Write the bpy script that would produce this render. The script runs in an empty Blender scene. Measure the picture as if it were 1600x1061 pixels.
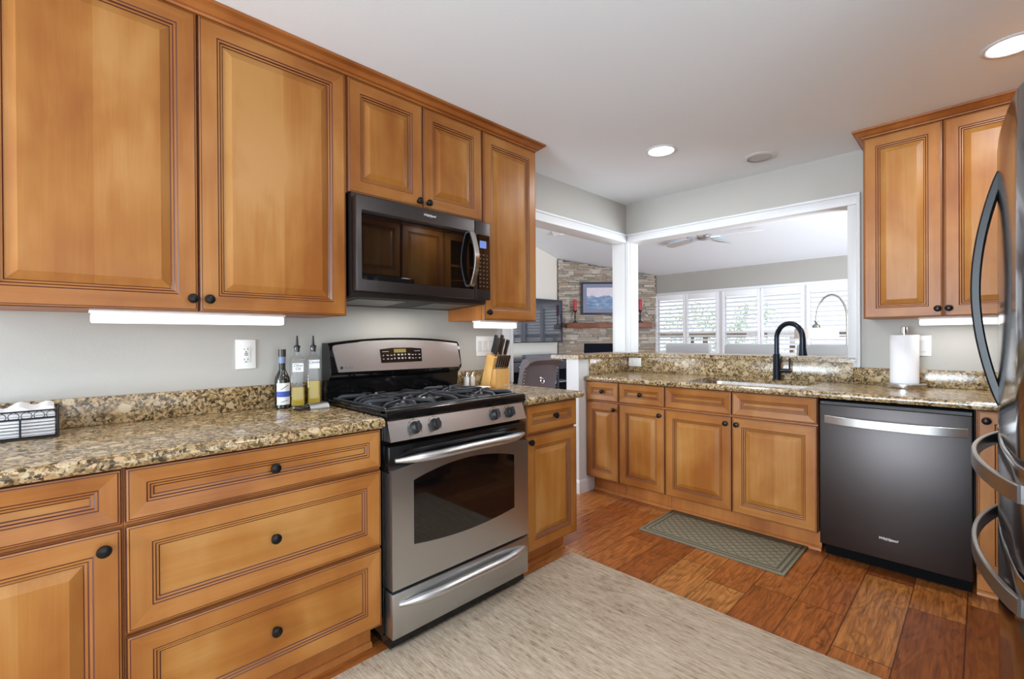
import bpy, bmesh, math, random
from mathutils import Vector, Matrix
random.seed(7)
S = bpy.context.scene
COL = S.collection
R = math.radians
# ------------------------------------------------------------------ camera
F_PX, TH, PIT, ROLL, CAM_H = 724.155, 0.7922, -0.0038, -0.006, 1.224
fw = Vector((math.cos(TH)*math.cos(PIT), math.sin(TH)*math.cos(PIT), math.sin(PIT)))
r0 = Vector((math.sin(TH), -math.cos(TH), 0)); u0 = r0.cross(fw)
rf = r0*math.cos(ROLL) + u0*math.sin(ROLL); uf = u0*math.cos(ROLL) - r0*math.sin(ROLL)
cd = bpy.data.cameras.new('camera'); cam = bpy.data.objects.new('camera', cd); COL.objects.link(cam)
cd.sensor_width = 36; cd.lens = F_PX/1600*36; cd.clip_start = 0.02
cam.matrix_world = Matrix(((rf.x, uf.x, -fw.x, 0), (rf.y, uf.y, -fw.y, 0), (rf.z, uf.z, -fw.z, CAM_H), (0, 0, 0, 1)))
S.camera = cam
# ------------------------------------------------------------------ world, exposure, lights
S.view_settings.view_transform = 'Standard'; S.view_settings.look = 'None'
S.view_settings.gamma = 1; S.view_settings.use_curve_mapping = False
S.view_settings.exposure = 0.12
S.cycles.max_bounces = 10; S.cycles.diffuse_bounces = 5; S.cycles.glossy_bounces = 5
S.cycles.transmission_bounces = 8; S.cycles.transparent_max_bounces = 12
S.cycles.caustics_reflective = False; S.cycles.caustics_refractive = False
W = bpy.data.worlds.new('sky'); S.world = W; W.use_nodes = True
bg = W.node_tree.nodes['Background']; bg.inputs[0].default_value = (0.86, 0.93, 1, 1); bg.inputs[1].default_value = 1.35

def area(name, loc, rot, sx, sy, power, color=(1, 1, 1), shape='RECTANGLE', parent=None, spread=180):
    d = bpy.data.lights.new(name, 'AREA'); d.energy = power; d.color = color; d.shape = shape
    d.size = sx; d.size_y = sy; d.spread = R(spread)
    o = bpy.data.objects.new(name, d); COL.objects.link(o); o.location = loc; o.rotation_euler = rot
    return o
# added fill lights in invented, unseen openings of the kitchen and great room
area('daylight_rear', (-4.5, 0.75, 1.25), (0, R(-116), 0), 2.0, 2.2, 420, (0.74, 0.88, 1))
area('daylight_right', (0.1, -0.93, 1.15), (R(130), 0, 0), 1.9, 1.9, 26, (0.80, 0.91, 1))
area('daylight_side', (5.2, -1.22, 1.15), (R(124), 0, 0), 2.5, 2.0, 265, (0.84, 0.92, 1))
area('daylight_great_room', (0.56, 4.2, 1.45), (0, R(-104), 0), 1.7, 2.4, 70, (0.88, 0.94, 1))
CAN = [(2.733, 1.42), (2.77, -0.09), (0.95, 0.3), (-1.7, 0.5)]   # recessed ceiling lights: two in view, then two unseen ones added as fill
CAN_W = 8
# ------------------------------------------------------------------ helpers
def lin(r, g, b):
    f = lambda c: (c/255/12.92) if c/255 <= .04045 else ((c/255+.055)/1.055)**2.4
    return (f(r), f(g), f(b), 1)

class MB:
    def __init__(s): s.bm = bmesh.new()
    def poly(s, pts, mat=0):
        f = s.bm.faces.new([s.bm.verts.new(p) for p in pts]); f.material_index = mat; return f
    def box(s, x0, x1, y0, y1, z0, z1, mat=0, b=0, seg=2):
        x0, x1 = min(x0, x1), max(x0, x1); y0, y1 = min(y0, y1), max(y0, y1); z0, z1 = min(z0, z1), max(z0, z1)
        v = [s.bm.verts.new((x, y, z)) for x in (x0, x1) for y in (y0, y1) for z in (z0, z1)]
        fs = [s.bm.faces.new([v[i] for i in q]) for q in ((0, 1, 3, 2), (4, 6, 7, 5), (0, 4, 5, 1), (2, 3, 7, 6), (0, 2, 6, 4), (1, 5, 7, 3))]
        for f in fs: f.material_index = mat
        if b:
            es = list({e for f in fs for e in f.edges})
            r = bmesh.ops.bevel(s.bm, geom=es, offset=b, segments=seg, affect='EDGES', profile=.5)
            for f in r['faces']: f.material_index = mat
        return s
    def loft(s, rings, mat=0, closed=True, cap=True):
        vs = [[s.bm.verts.new(p) for p in r] for r in rings]
        n = len(vs[0])
        for a, b in zip(vs, vs[1:]):
            for i in range(n if closed else n-1):
                j = (i+1) % n
                f = s.bm.faces.new((a[i], a[j], b[j], b[i])); f.material_index = mat
        if cap and closed:
            for r in (vs[0], vs[-1]):
                f = s.bm.faces.new(r); f.material_index = mat
        return s
    def lathe(s, prof, c=(0, 0, 0), seg=24, axis='z', mat=0, cap=True, T=None):
        rings = []
        for (r, z) in prof:
            ring = []
            for i in range(seg):
                a = 2*math.pi*i/seg; p, q = r*math.cos(a), r*math.sin(a)
                P = {'z': (p, q, z), 'y': (p, z, q), '-y': (p, -z, q), 'x': (z, p, q), '-x': (-z, p, q)}[axis]
                P = Vector(P)
                if T: P = T @ P
                ring.append(P + Vector(c))
            rings.append(ring)
        return s.loft(rings, mat, True, cap)
    def tube(s, pts, r, seg=8, mat=0, sec=None, up=None, cap=True):
        """round tube of radius r (number or list), or a strap of section sec=(w,t) with w along up"""
        pts = [Vector(p) for p in pts]; n = len(pts); rings = []
        nrm = None
        for i, p in enumerate(pts):
            t = ((pts[min(i+1, n-1)]-p).normalized() + (p-pts[max(i-1, 0)]).normalized()).normalized()
            if up is not None: ref = Vector(up)
            else:
                ref = nrm if nrm is not None else (Vector((0, 0, 1)) if abs(t.z) < .9 else Vector((1, 0, 0)))
            a = (ref - t*ref.dot(t)).normalized(); nrm = a; b = t.cross(a)
            if sec:
                w, h = sec[0]/2, sec[1]/2
                q = [(w, -h), (w, h), (-w, h), (-w, -h)]
                c = min(w, h)*.35
                q = [(w-c, -h), (w, -h+c), (w, h-c), (w-c, h), (-w+c, h), (-w, h-c), (-w, -h+c), (-w+c, -h)]
                rings.append([p + a*x + b*y for x, y in q])
            else:
                rr = r[i] if isinstance(r, (list, tuple)) else r
                rings.append([p + (a*math.cos(2*math.pi*k/seg) + b*math.sin(2*math.pi*k/seg))*rr for k in range(seg)])
        return s.loft(rings, mat, True, cap)
    def prism(s, pts2, plane, a, b, mat=0):
        """closed outline pts2 extruded from a to b; plane 'yz' -> along x, 'xz' -> along y, 'xy' -> along z"""
        mk = {'yz': lambda p, t: (t, p[0], p[1]), 'xz': lambda p, t: (p[0], t, p[1]), 'xy': lambda p, t: (p[0], p[1], t)}[plane]
        return s.loft([[mk(p, a) for p in pts2], [mk(p, b) for p in pts2]], mat)
    def sweep(s, prof, path, mat=0, z=0):
        """prof = closed list of (outward, z); outward is to the right of the direction of travel; mitred"""
        path = [Vector(p) for p in path]; n = len(path); rings = []
        for i in range(n):
            d0 = (path[i]-path[i-1]).normalized() if i else None
            d1 = (path[i+1]-path[i]).normalized() if i < n-1 else None
            d0 = d0 or d1; d1 = d1 or d0
            n0 = Vector((d0.y, -d0.x)); n1 = Vector((d1.y, -d1.x))
            m = (n0+n1).normalized(); m = m/max(m.dot(n0), .2)
            rings.append([(path[i].x+m.x*o, path[i].y+m.y*o, z+h) for o, h in prof])
        return s.loft(rings, mat)
    def make(s, name, mats, parent=None, local=False, smooth=True, ang=38, recalc=True):
        if recalc: bmesh.ops.recalc_face_normals(s.bm, faces=s.bm.faces)
        me = bpy.data.meshes.new(name)
        if parent is not None and not local:
            o = Vector(); p = parent
            while p: o += Vector(p.location); p = p.parent
            bmesh.ops.translate(s.bm, verts=s.bm.verts, vec=-o)
        s.bm.to_mesh(me); s.bm.free()
        for m in (mats if isinstance(mats, (list, tuple)) else [mats]): me.materials.append(m)
        if smooth:
            me.polygons.foreach_set('use_smooth', [True]*len(me.polygons))
            me.set_sharp_from_angle(angle=R(ang))
        ob = bpy.data.objects.new(name, me); COL.objects.link(ob)
        if parent is not None: ob.parent = parent
        return ob

def tag(o, label=None, cat=None, group=None, kind=None):
    if label: o['label'] = label
    if cat: o['category'] = cat
    if group: o['group'] = group
    if kind: o['kind'] = kind
    return o
def thing(name, label, cat, loc=(0, 0, 0), rz=0, group=None):
    o = bpy.data.objects.new(name, None); COL.objects.link(o); o.empty_display_size = .05
    o.location = loc; o.rotation_euler = (0, 0, rz)
    return tag(o, label, cat, group)
def struct(name, mb, mat, **k):
    return tag(mb.make(name, mat, **k), kind='structure')
def copy_tree(o, parent=None):
    c = o.copy(); COL.objects.link(c)
    if parent: c.parent = parent
    for ch in list(o.children): copy_tree(ch, c)
    return c
def text(name, body, size, mat, parent, loc, rot, ext=.0004, shear=0, sx=1):
    cu = bpy.data.curves.new('txt', 'FONT'); cu.body = body; cu.size = size; cu.extrude = ext; cu.shear = shear
    cu.align_x = 'CENTER'; cu.align_y = 'CENTER'
    t = bpy.data.objects.new('txt', cu); COL.objects.link(t)
    dg = bpy.context.evaluated_depsgraph_get(); dg.update()
    me = bpy.data.meshes.new_from_object(t.evaluated_get(dg)); me.name = name
    bpy.data.objects.remove(t); bpy.data.curves.remove(cu)
    me.transform(Matrix.Diagonal((sx, 1, 1, 1)))
    me.materials.clear(); me.materials.append(mat)
    o = bpy.data.objects.new(name, me); COL.objects.link(o)
    if parent is not None: o.parent = parent
    o.location = loc; o.rotation_euler = rot
    return o
# ------------------------------------------------------------------ materials
class NT:
    def __init__(s, name):
        s.m = bpy.data.materials.new(name); s.m.use_nodes = True; s.t = s.m.node_tree; s.n = s.t.nodes
        s.b = s.n['Principled BSDF']; s.out = s.n['Material Output']
    def add(s, typ, **k):
        nd = s.n.new(typ)
        for a, v in k.items(): setattr(nd, a, v)
        return nd
    def link(s, a, b): s.t.links.new(a, b)
    def math(s, op, a, b=None, c=None, clamp=False):
        nd = s.add('ShaderNodeMath', operation=op); nd.use_clamp = clamp
        for i, v in enumerate((a, b, c)):
            if v is None: continue
            if isinstance(v, (int, float)): nd.inputs[i].default_value = v
            else: s.link(v, nd.inputs[i])
        return nd.outputs[0]
    def coords(s, scale=(1, 1, 1), rand=True):
        tc = s.add('ShaderNodeTexCoord'); mp = s.add('ShaderNodeMapping'); mp.inputs['Scale'].default_value = scale
        if rand:
            oi = s.add('ShaderNodeObjectInfo'); va = s.add('ShaderNodeVectorMath', operation='ADD')
            mu = s.math('MULTIPLY', oi.outputs['Random'], 37.0)
            s.link(tc.outputs['Object'], va.inputs[0]); s.link(mu, va.inputs[1]); s.link(va.outputs[0], mp.inputs['Vector'])
        else: s.link(tc.outputs['Object'], mp.inputs['Vector'])
        return mp.outputs[0]
    def noise(s, vec, scale, detail=4, rough=.55, dist=0):
        nd = s.add('ShaderNodeTexNoise'); nd.inputs['Scale'].default_value = scale; nd.inputs['Detail'].default_value = detail
        nd.inputs['Roughness'].default_value = rough; nd.inputs['Distortion'].default_value = dist
        s.link(vec, nd.inputs['Vector']); return nd
    def ramp(s, fac, stops, interp='LINEAR'):
        nd = s.add('ShaderNodeValToRGB'); cr = nd.color_ramp; cr.interpolation = interp
        while len(cr.elements) < len(stops): cr.elements.new(.5)
        for e, (p, c) in zip(cr.elements, stops): e.position = p; e.color = c
        s.link(fac, nd.inputs[0]); return nd.outputs[0]
    def mix(s, fac, a, b, mode='MIX'):
        nd = s.add('ShaderNodeMix', data_type='RGBA', blend_type=mode)
        for i, v in ((0, fac), (6, a), (7, b)):
            if isinstance(v, (int, float)): nd.inputs[i].default_value = v
            elif isinstance(v, tuple): nd.inputs[i].default_value = v
            else: s.link(v, nd.inputs[i])
        return nd.outputs[2]
    def bump(s, h, strength=.2, dist=.01):
        nd = s.add('ShaderNodeBump'); nd.inputs['Strength'].default_value = strength; nd.inputs['Distance'].default_value = dist
        s.link(h, nd.inputs['Height']); s.link(nd.outputs[0], s.b.inputs['Normal'])
    def set(s, **k):
        for a, v in k.items():
            i = s.b.inputs[a.replace('_', ' ')]
            if hasattr(v, 'is_linked') or hasattr(v, 'links'): s.link(v, i)
            else: i.default_value = v
        return s

def plain(name, col, rough=.5, metal=0, spec=.5, coat=0, bump=0, bscale=300, emit=None, var=0):
    t = NT(name); t.set(Base_Color=col, Roughness=rough, Metallic=metal)
    t.b.inputs['Specular IOR Level'].default_value = spec; t.b.inputs['Coat Weight'].default_value = coat
    if var:
        n = t.noise(t.coords(), 3, 3)
        c2 = tuple(max(0, c*(1-var)) for c in col[:3])+(1,)
        t.link(t.ramp(n.outputs[0], [(.3, c2), (.7, col)]), t.b.inputs['Base Color'])
    if bump:
        n = t.noise(t.coords(rand=False), bscale, 2); t.bump(n.outputs[0], bump, .002)
    if emit: t.b.inputs['Emission Color'].default_value = emit[0]; t.b.inputs['Emission Strength'].default_value = emit[1]
    return t.m

def wood(name, grain, light, mid, dark, boards=False, rough=.38):
    t = NT(name)
    sc = {'z': (9, 9, .7), 'x': (.7, 9, 9), 'y': (9, .7, 9)}[grain]
    v = t.coords(sc)
    n1 = t.noise(v, 2.2, 5, .6, .6)
    v2 = t.coords((1.6, 1.6, 1.0)); n2 = t.noise(v2, 2.2, 3, .5, .3)
    v3 = t.coords({'z': (130, 130, 3), 'x': (3, 130, 130), 'y': (130, 3, 130)}[grain]); n3 = t.noise(v3, 1.6, 3, .6)
    f = t.math('MULTIPLY_ADD', n1.outputs[0], .3, t.math('MULTIPLY', n2.outputs[0], .7))
    f = t.math('MULTIPLY_ADD', n3.outputs[0], .07, t.math('SUBTRACT', f, .035))
    if boards:   # glued-up boards of slightly different tone
        tc = t.add('ShaderNodeTexCoord'); sp = t.add('ShaderNodeSeparateXYZ'); t.link(tc.outputs['Object'], sp.inputs[0])
        oi = t.add('ShaderNodeObjectInfo')
        q = t.math('FLOOR', t.math('MULTIPLY_ADD', sp.outputs[2 if grain == 'x' else 0], 5.5, t.math('MULTIPLY', oi.outputs['Random'], 9)))
        wn = t.add('ShaderNodeTexWhiteNoise', noise_dimensions='1D'); t.link(q, wn.inputs['W'])
        f = t.math('ADD', f, t.math('MULTIPLY_ADD', wn.outputs[0], .11, -.055))
    col = t.ramp(f, [(.34, dark), (.5, mid), (.64, light)])
    t.set(Base_Color=col, Roughness=rough); t.b.inputs['Coat Weight'].default_value = .04; t.b.inputs['Coat Roughness'].default_value = .3; t.b.inputs['Specular IOR Level'].default_value = .32
    t.bump(n3.outputs[0], .03, .002)
    return t.m
WL, WM, WD = lin(178, 128, 70), lin(163, 107, 47), lin(144, 84, 30)
FL, FM, FD = lin(175, 121, 64), lin(160, 102, 46), lin(138, 80, 30)
wood_v = wood('maple_stile', 'z', FL, FM, FD)
wood_h = wood('maple_rail', 'x', FL, FM, FD)
wood_pv = wood('maple_panel_upright', 'z', WL, WM, WD, True)
wood_ph = wood('maple_panel_level', 'x', WL, WM, WD, True)
wood_crown = wood('maple_crown', 'x', lin(172, 108, 54), lin(154, 92, 43), lin(132, 74, 32))
wood_block = wood('knife_block_wood', 'z', lin(226, 184, 120), lin(206, 158, 92), lin(190, 138, 76))
wood_side = wood('maple_side', 'z', lin(186, 120, 62), lin(170, 104, 52), lin(150, 88, 44))
glaze = plain('dark_glaze', lin(74, 30, 20), .4)
knob_black = plain('bronze_black', lin(30, 26, 25), .35, .6)
wall_paint = plain('greige_paint', lin(178, 175, 169), .7, bump=.12, bscale=220)
wall_white = plain('wall_offwhite', lin(226, 220, 210), .7, bump=.1, bscale=220)
ceil_paint = plain('ceiling_white', lin(233, 240, 246), .8, bump=.15, bscale=120)
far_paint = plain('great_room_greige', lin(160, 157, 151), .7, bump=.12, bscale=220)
trim_white = plain('trim_white', lin(216, 217, 218), .4)
white_plastic = plain('white_plastic', lin(240, 240, 238), .3)
black_gloss = plain('black_enamel', lin(14, 14, 15), .12)
black_matte = plain('black_cast_iron', lin(58, 58, 63), .36, .35, bump=.1, bscale=400)
black_plastic = plain('black_plastic', lin(26, 26, 27), .5)
dark_void = plain('shadow_black', lin(10, 9, 9), .8, spec=.1)
black_glass = plain('oven_glass', lin(10, 9, 9), .04, spec=.8)
grey_print = plain('grey_print', lin(150, 150, 154), .4)
chrome = plain('chrome', lin(210, 210, 212), .12, 1)

def steel(name, col, rough, axis='x', amt=.12):
    t = NT(name)
    v = t.coords({'x': (2, 500, 500), 'z': (500, 500, 2), 'y': (500, 2, 500)}[axis])
    n = t.noise(v, 1.0, 3, .6)
    r = t.math('MULTIPLY_ADD', n.outputs[0], .12, rough-.06)
    t.set(Base_Color=col, Metallic=1.0, Roughness=r); t.bump(n.outputs[0], amt, .0006)
    return t.m
stainless = steel('stainless_steel', lin(188, 191, 194), .30)
stainless_satin = steel('satin_steel', lin(206, 206, 206), .34, amt=.02)
stainless_smooth = steel('polished_steel', lin(206, 204, 202), .2, amt=.02)
dark_steel = steel('black_stainless', lin(78, 73, 72), .42)
dark_steel_v = steel('black_stainless_fridge', lin(128, 126, 128), .12, amt=.02)
gun_steel = steel('slate_handle_steel', lin(196, 194, 192), .42, amt=.02)

def granite():
    t = NT('granite')
    v = t.coords((1, 1, 1), rand=False)
    wn = t.noise(v, 30, 3, .6)
    av = t.add('ShaderNodeVectorMath', operation='MULTIPLY_ADD'); t.link(wn.outputs['Color'], av.inputs[0]); av.inputs[1].default_value = (.03, .03, .03); t.link(v, av.inputs[2])
    def vor(scale, feat='F1'):
        nd = t.add('ShaderNodeTexVoronoi', feature=feat); nd.inputs['Scale'].default_value = scale; t.link(av.outputs[0], nd.inputs['Vector']); return nd
    a = vor(120); sa = t.add('ShaderNodeSeparateColor'); t.link(a.outputs['Color'], sa.inputs[0])
    base = t.ramp(sa.outputs[0], [(0, lin(70, 56, 40)), (.14, lin(112, 90, 58)), (.34, lin(150, 124, 82)), (.55, lin(170, 146, 104)), (.75, lin(186, 166, 130)), (.92, lin(128, 104, 70))], 'CONSTANT')
    big = vor(20); sb = t.add('ShaderNodeSeparateColor'); t.link(big.outputs['Color'], sb.inputs[0])
    m1 = t.math('GREATER_THAN', sb.outputs[0], .55)
    m2 = t.math('LESS_THAN', big.outputs['Distance'], .36)
    m = t.math('MULTIPLY', m1, m2)
    blob = t.ramp(sb.outputs[1], [(0, lin(190, 164, 130)), (.5, lin(206, 184, 152)), (1, lin(170, 150, 122))])
    mid = vor(60); sm = t.add('ShaderNodeSeparateColor'); t.link(mid.outputs['Color'], sm.inputs[0])
    mm = t.math('MULTIPLY', t.math('GREATER_THAN', sm.outputs[0], .62), t.math('LESS_THAN', mid.outputs['Distance'], .42))
    midc = t.ramp(sm.outputs[1], [(0, lin(186, 148, 104)), (1, lin(204, 176, 140))])
    c = t.mix(mm, base, midc); c = t.mix(m, c, blob)
    n = t.noise(v, 160, 3, .6); n9 = t.noise(v, 9, 2, .5)
    sp = t.math('MULTIPLY', t.math('GREATER_THAN', n.outputs[0], .58), t.math('GREATER_THAN', n9.outputs[0], .46))
    c = t.mix(t.math('MULTIPLY', sp, .7), c, lin(48, 36, 28))
    t.set(Base_Color=c, Roughness=.19)
    return t.m
granite_m = granite()

def planks():
    t = NT('hickory_planks')
    tc = t.add('ShaderNodeTexCoord'); sp = t.add('ShaderNodeSeparateXYZ'); t.link(tc.outputs['Object'], sp.inputs[0])
    X, Y = sp.outputs[0], sp.outputs[1]
    yr = t.math('DIVIDE', t.math('ADD', Y, 10-.004), .186); row = t.math('FLOOR', yr); fy = t.math('FRACT', yr)
    w1 = t.add('ShaderNodeTexWhiteNoise', noise_dimensions='1D'); t.link(row, w1.inputs['W'])
    xr = t.math('DIVIDE', t.math('ADD', X, t.math('MULTIPLY_ADD', w1.outputs[0], 3.0, 20)), .78); cx = t.math('FLOOR', xr); fx = t.math('FRACT', xr)
    pid = t.math('MULTIPLY_ADD', row, 17.3, cx)
    w2 = t.add('ShaderNodeTexWhiteNoise', noise_dimensions='1D'); t.link(pid, w2.inputs['W'])
    cv = t.add('ShaderNodeCombineXYZ')
    t.link(t.math('MULTIPLY', X, 1.7), cv.inputs[0]); t.link(t.math('MULTIPLY', Y, 6.5), cv.inputs[1]); t.link(t.math('MULTIPLY', w2.outputs[0], 91), cv.inputs[2])
    n = t.noise(cv.outputs[0], 1.7, 3, .45, .5)
    ring = t.math('SINE', t.math('MULTIPLY', n.outputs[0], 46))
    ring = t.math('MULTIPLY_ADD', ring, .5, .5); ring = t.math('POWER', ring, 2.2)
    cv2 = t.add('ShaderNodeCombineXYZ'); t.link(t.math('MULTIPLY', X, 6), cv2.inputs[0]); t.link(t.math('MULTIPLY', Y, 90), cv2.inputs[1]); t.link(w2.outputs[0], cv2.inputs[2])
    fine = t.noise(cv2.outputs[0], 1.0, 3, .6)
    base = t.ramp(w2.outputs[0], [(0, lin(146, 80, 36)), (.3, lin(176, 100, 46)), (.65, lin(188, 114, 54)), (1, lin(206, 142, 78))])
    kn = t.noise(cv.outputs[0], 2.6, 4, .6, 1.2)
    c = t.mix(t.math('MULTIPLY', ring, .38), base, lin(92, 44, 20))
    c = t.mix(t.ramp(fine.outputs[0], [(.38, (0, 0, 0, 1)), (.7, (.6, .6, .6, 1))]), c, lin(84, 42, 22))
    c = t.mix(t.ramp(kn.outputs[0], [(.60, (0, 0, 0, 1)), (.72, (.7, .7, .7, 1))]), c, lin(74, 36, 20))
    sy = t.math('LESS_THAN', t.math('MINIMUM', fy, t.math('SUBTRACT', 1, fy)), .012)
    sx = t.math('LESS_THAN', t.math('MINIMUM', fx, t.math('SUBTRACT', 1, fx)), .0028)
    seam = t.math('MAXIMUM', sy, sx)
    c = t.mix(t.math('MULTIPLY', seam, .75), c, lin(50, 24, 14))
    t.set(Base_Color=c, Roughness=t.math('MULTIPLY_ADD', n.outputs[0], .2, .22))
    h = t.math('SUBTRACT', t.math('MULTIPLY', n.outputs[0], .8), seam); t.bump(h, .25, .004)
    return t.m
floor_m = planks()

def rug_mat():
    t = NT('woven_rug')
    a = t.noise(t.coords((60, 5, 1), False), 1.0, 5, .7); b = t.noise(t.coords((170, 22, 1), False), 1.0, 4, .65); c0 = t.noise(t.coords((3, 3, 1), False), 1.0, 2)
    f = t.math('MULTIPLY_ADD', a.outputs[0], .5, t.math('MULTIPLY', b.outputs[0], .5)); f = t.math('MULTIPLY_ADD', c0.outputs[0], .12, t.math('SUBTRACT', f, .06))
    col = t.ramp(f, [(.34, lin(112, 92, 74)), (.43, lin(172, 152, 130)), (.52, lin(194, 176, 154)), (.63, lin(212, 198, 178))])
    t.set(Base_Color=col, Roughness=.95); t.b.inputs['Specular IOR Level'].default_value = .1; t.bump(b.outputs[0], .5, .004)
    return t.m
def mat_mat():
    t = NT('green_grey_mat')
    tc = t.add('ShaderNodeTexCoord'); sp = t.add('ShaderNodeSeparateXYZ'); t.link(tc.outputs['Object'], sp.inputs[0]); X, Y = sp.outputs[0], sp.outputs[1]
    k = 58
    p = t.math('SINE', t.math('MULTIPLY', t.math('ADD', X, Y), k)); q = t.math('SINE', t.math('MULTIPLY', t.math('SUBTRACT', X, Y), k))
    d = t.math('MINIMUM', t.math('MULTIPLY', t.math('MINIMUM', t.math('ABSOLUTE', p), t.math('ABSOLUTE', q)), 2.2), 1.0)
    ex = t.math('SUBTRACT', .228, t.math('ABSOLUTE', X)); ey = t.math('SUBTRACT', .413, t.math('ABSOLUTE', Y)); e = t.math('MINIMUM', ex, ey)
    inner = t.math('GREATER_THAN', e, .062)
    band = t.math('MULTIPLY_ADD', t.math('SINE', t.math('MULTIPLY', e, 230)), .5, .5)
    h = t.math('ADD', t.math('MULTIPLY', d, inner), t.math('MULTIPLY', band, t.math('SUBTRACT', 1, inner)))
    n = t.noise(t.coords((1, 1, 1), False), 260, 3, .7)
    f = t.math('MULTIPLY_ADD', h, .5, t.math('MULTIPLY', n.outputs[0], .5)); f = t.math('MULTIPLY_ADD', t.math('SUBTRACT', n.outputs[0], .5), .7, f)
    t.set(Base_Color=t.ramp(f, [(.2, lin(88, 82, 66)), (.5, lin(120, 112, 93)), (.8, lin(146, 138, 117))]), Roughness=.95)
    t.b.inputs['Specular IOR Level'].default_value = .1; t.bump(f, .6, .005)
    return t.m
def glass(name, col=(1, 1, 1, 1), ior=1.45, rough=0):
    t = NT(name); t.set(Base_Color=col, Roughness=rough, IOR=ior); t.b.inputs['Transmission Weight'].default_value = 1
    return t.m
def pane_mat():
    t = NT('window_glass'); t.n.remove(t.b)
    tr = t.add('ShaderNodeBsdfTransparent'); gl = t.add('ShaderNodeBsdfGlossy'); gl.inputs['Roughness'].default_value = 0
    lw = t.add('ShaderNodeLayerWeight'); mx = t.add('ShaderNodeMixShader')
    t.link(t.math('MULTIPLY_ADD', t.math('POWER', lw.outputs['Facing'], 4.0), .7, .05), mx.inputs[0]); t.link(tr.outputs[0], mx.inputs[1]); t.link(gl.outputs[0], mx.inputs[2]); t.link(mx.outputs[0], t.out.inputs[0])
    return t.m
oil_m = plain('golden_oil', lin(206, 176, 62), .12); oil_m.node_tree.nodes['Principled BSDF'].inputs['Transmission Weight'].default_value = .35; oil_m.node_tree.nodes['Principled BSDF'].inputs['IOR'].default_value = 1.15; dark_glass = glass('dark_green_glass', lin(38, 40, 30))
pane_m = pane_mat(); clear_glass = pane_m
def lit(name, col, strength, base=.9): return plain(name, (base, base, base, 1), .5, emit=(col, strength))
lamp_lens = lit('lamp_lens', (1, .98, .95, 1), 6)
tube_lens = lit('tube_diffuser', (1, .97, .92, 1), 1.3)
screen_blue = lit('blue_display', lin(120, 150, 235), .75, .02)
screen_amber = lit('amber_display', lin(150, 132, 40), .8, .02)

# ------------------------------------------------------------------ setting
YW, XW, ZC = 2.23, 3.64, 2.40
XB, YR = -4.6, -0.95      # rear wall, right wall of the kitchen
ZH, ZS = 2.08, 3.6       # underside of the headers; tops of walls
struct('floor', MB().box(XB-.1, 8.3, -1.4, 5.9, -.1, 0), floor_m)
struct('ceiling', MB().box(XB, XW+.12, YR, YW+.12, ZC, ZC+.1), ceil_paint)
m = MB(); m.box(XB-.1, 2.19, YW, YW+.12, 0, ZS); m.box(2.19, XW+.12, YW, YW+.12, ZH, ZS); struct('wall_left', m, wall_paint)
m = MB(); m.box(XW, XW+.12, .592, YW, ZH, ZS); m.box(XW, XW+.12, YR, .592, 0, ZS); struct('wall_sink', m, wall_paint)
m = MB(); m.box(XB, -.95, YR-.1, YR, 0, 2.5); m.box(1.15, XW, YR-.1, YR, 0, 2.5); m.box(-.95, 1.15, YR-.1, YR, 2.1, 2.5); struct('wall_right', m, wall_paint)
m = MB()
for x in (-.95, .07, 1.09): m.box(x, x+.06, YR-.08, YR-.03, 0, 2.1)
m.box(-.95, 1.15, YR-.08, YR-.03, 2.04, 2.1); m.box(-.95, 1.15, YR-.08, YR-.03, 0, .06); struct('door_3', m, trim_white)  # unseen glazed door added beside the camera to hold the right fill light
struct('glass_3', MB().box(-.89, 1.09, YR-.06, YR-.055, .06, 2.04), pane_m)
m = MB(); m.box(XB-.1, XB, YR-.1, -.4, 0, 2.5); m.box(XB-.1, XB, 1.9, YW, 0, 2.5); m.box(XB-.1, XB, -.4, 1.9, 2.1, 2.5); struct('wall_back', m, wall_paint)
m = MB()
for y in (-.4, .72, 1.84): m.box(XB-.08, XB-.02, y, y+.06, 0, 2.1)
m.box(XB-.08, XB-.02, -.4, 1.9, 2.04, 2.1); m.box(XB-.08, XB-.02, -.4, 1.9, 0, .06); struct('door_1', m, trim_white)  # unseen glazed door added in the back wall for the rear fill light
struct('glass_1', MB().box(XB-.055, XB-.05, -.34, 1.84, .06, 2.04), pane_m)
# the L-shaped half wall under the bar and the corner post that stands on it
m = MB(); m.box(XW, XW+.12, .575, 2.335, 0, 1.052); m.box(2.914, XW, 2.215, 2.335, 0, 1.052); struct('wall_half', m, trim_white)
m = MB(); m.box(3.615, 3.785, 2.195, 2.36, 1.084, ZH-.0005, b=.004)
m.box(3.609, 3.615, 2.225, 2.33, 1.086, ZH-.002); m.box(3.645, 3.755, 2.189, 2.195, 1.086, ZH-.002); struct('wall_post', m, trim_white)
# casings round the openings
def casing(m, x0, x1, y0, y1, z0, z1): m.box(x0, x1, y0, y1, z0, z1, b=.005)
m = MB(); casing(m, 2.19, 3.60, YW-.0003, YW+.14, ZH-.022, ZH-.0003); casing(m, 2.10, XW-.018, YW-.018, YW-.0005, ZH-.022, ZH+.053)
casing(m, 2.10, 3.622, YW-.026, YW-.018, ZH+.036, ZH+.053)
casing(m, 2.105, 2.19, YW-.018, YW-.0005, .925, ZH-.022); casing(m, 2.165, 2.19, YW-.024, YW-.018, .925, ZH-.022); casing(m, 2.1903, 2.205, YW-.0003, YW+.14, .001, ZH-.0223)
struct('trim_1', m, trim_white)
m = MB(); casing(m, XW-.0003, XW+.14, .592, 2.19, ZH-.022, ZH-.0003); casing(m, XW-.018, XW-.0005, .537, YW-.018, ZH-.022, ZH+.053)
casing(m, XW-.026, XW-.018, .537, YW-.026, ZH+.036, ZH+.053)
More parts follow.
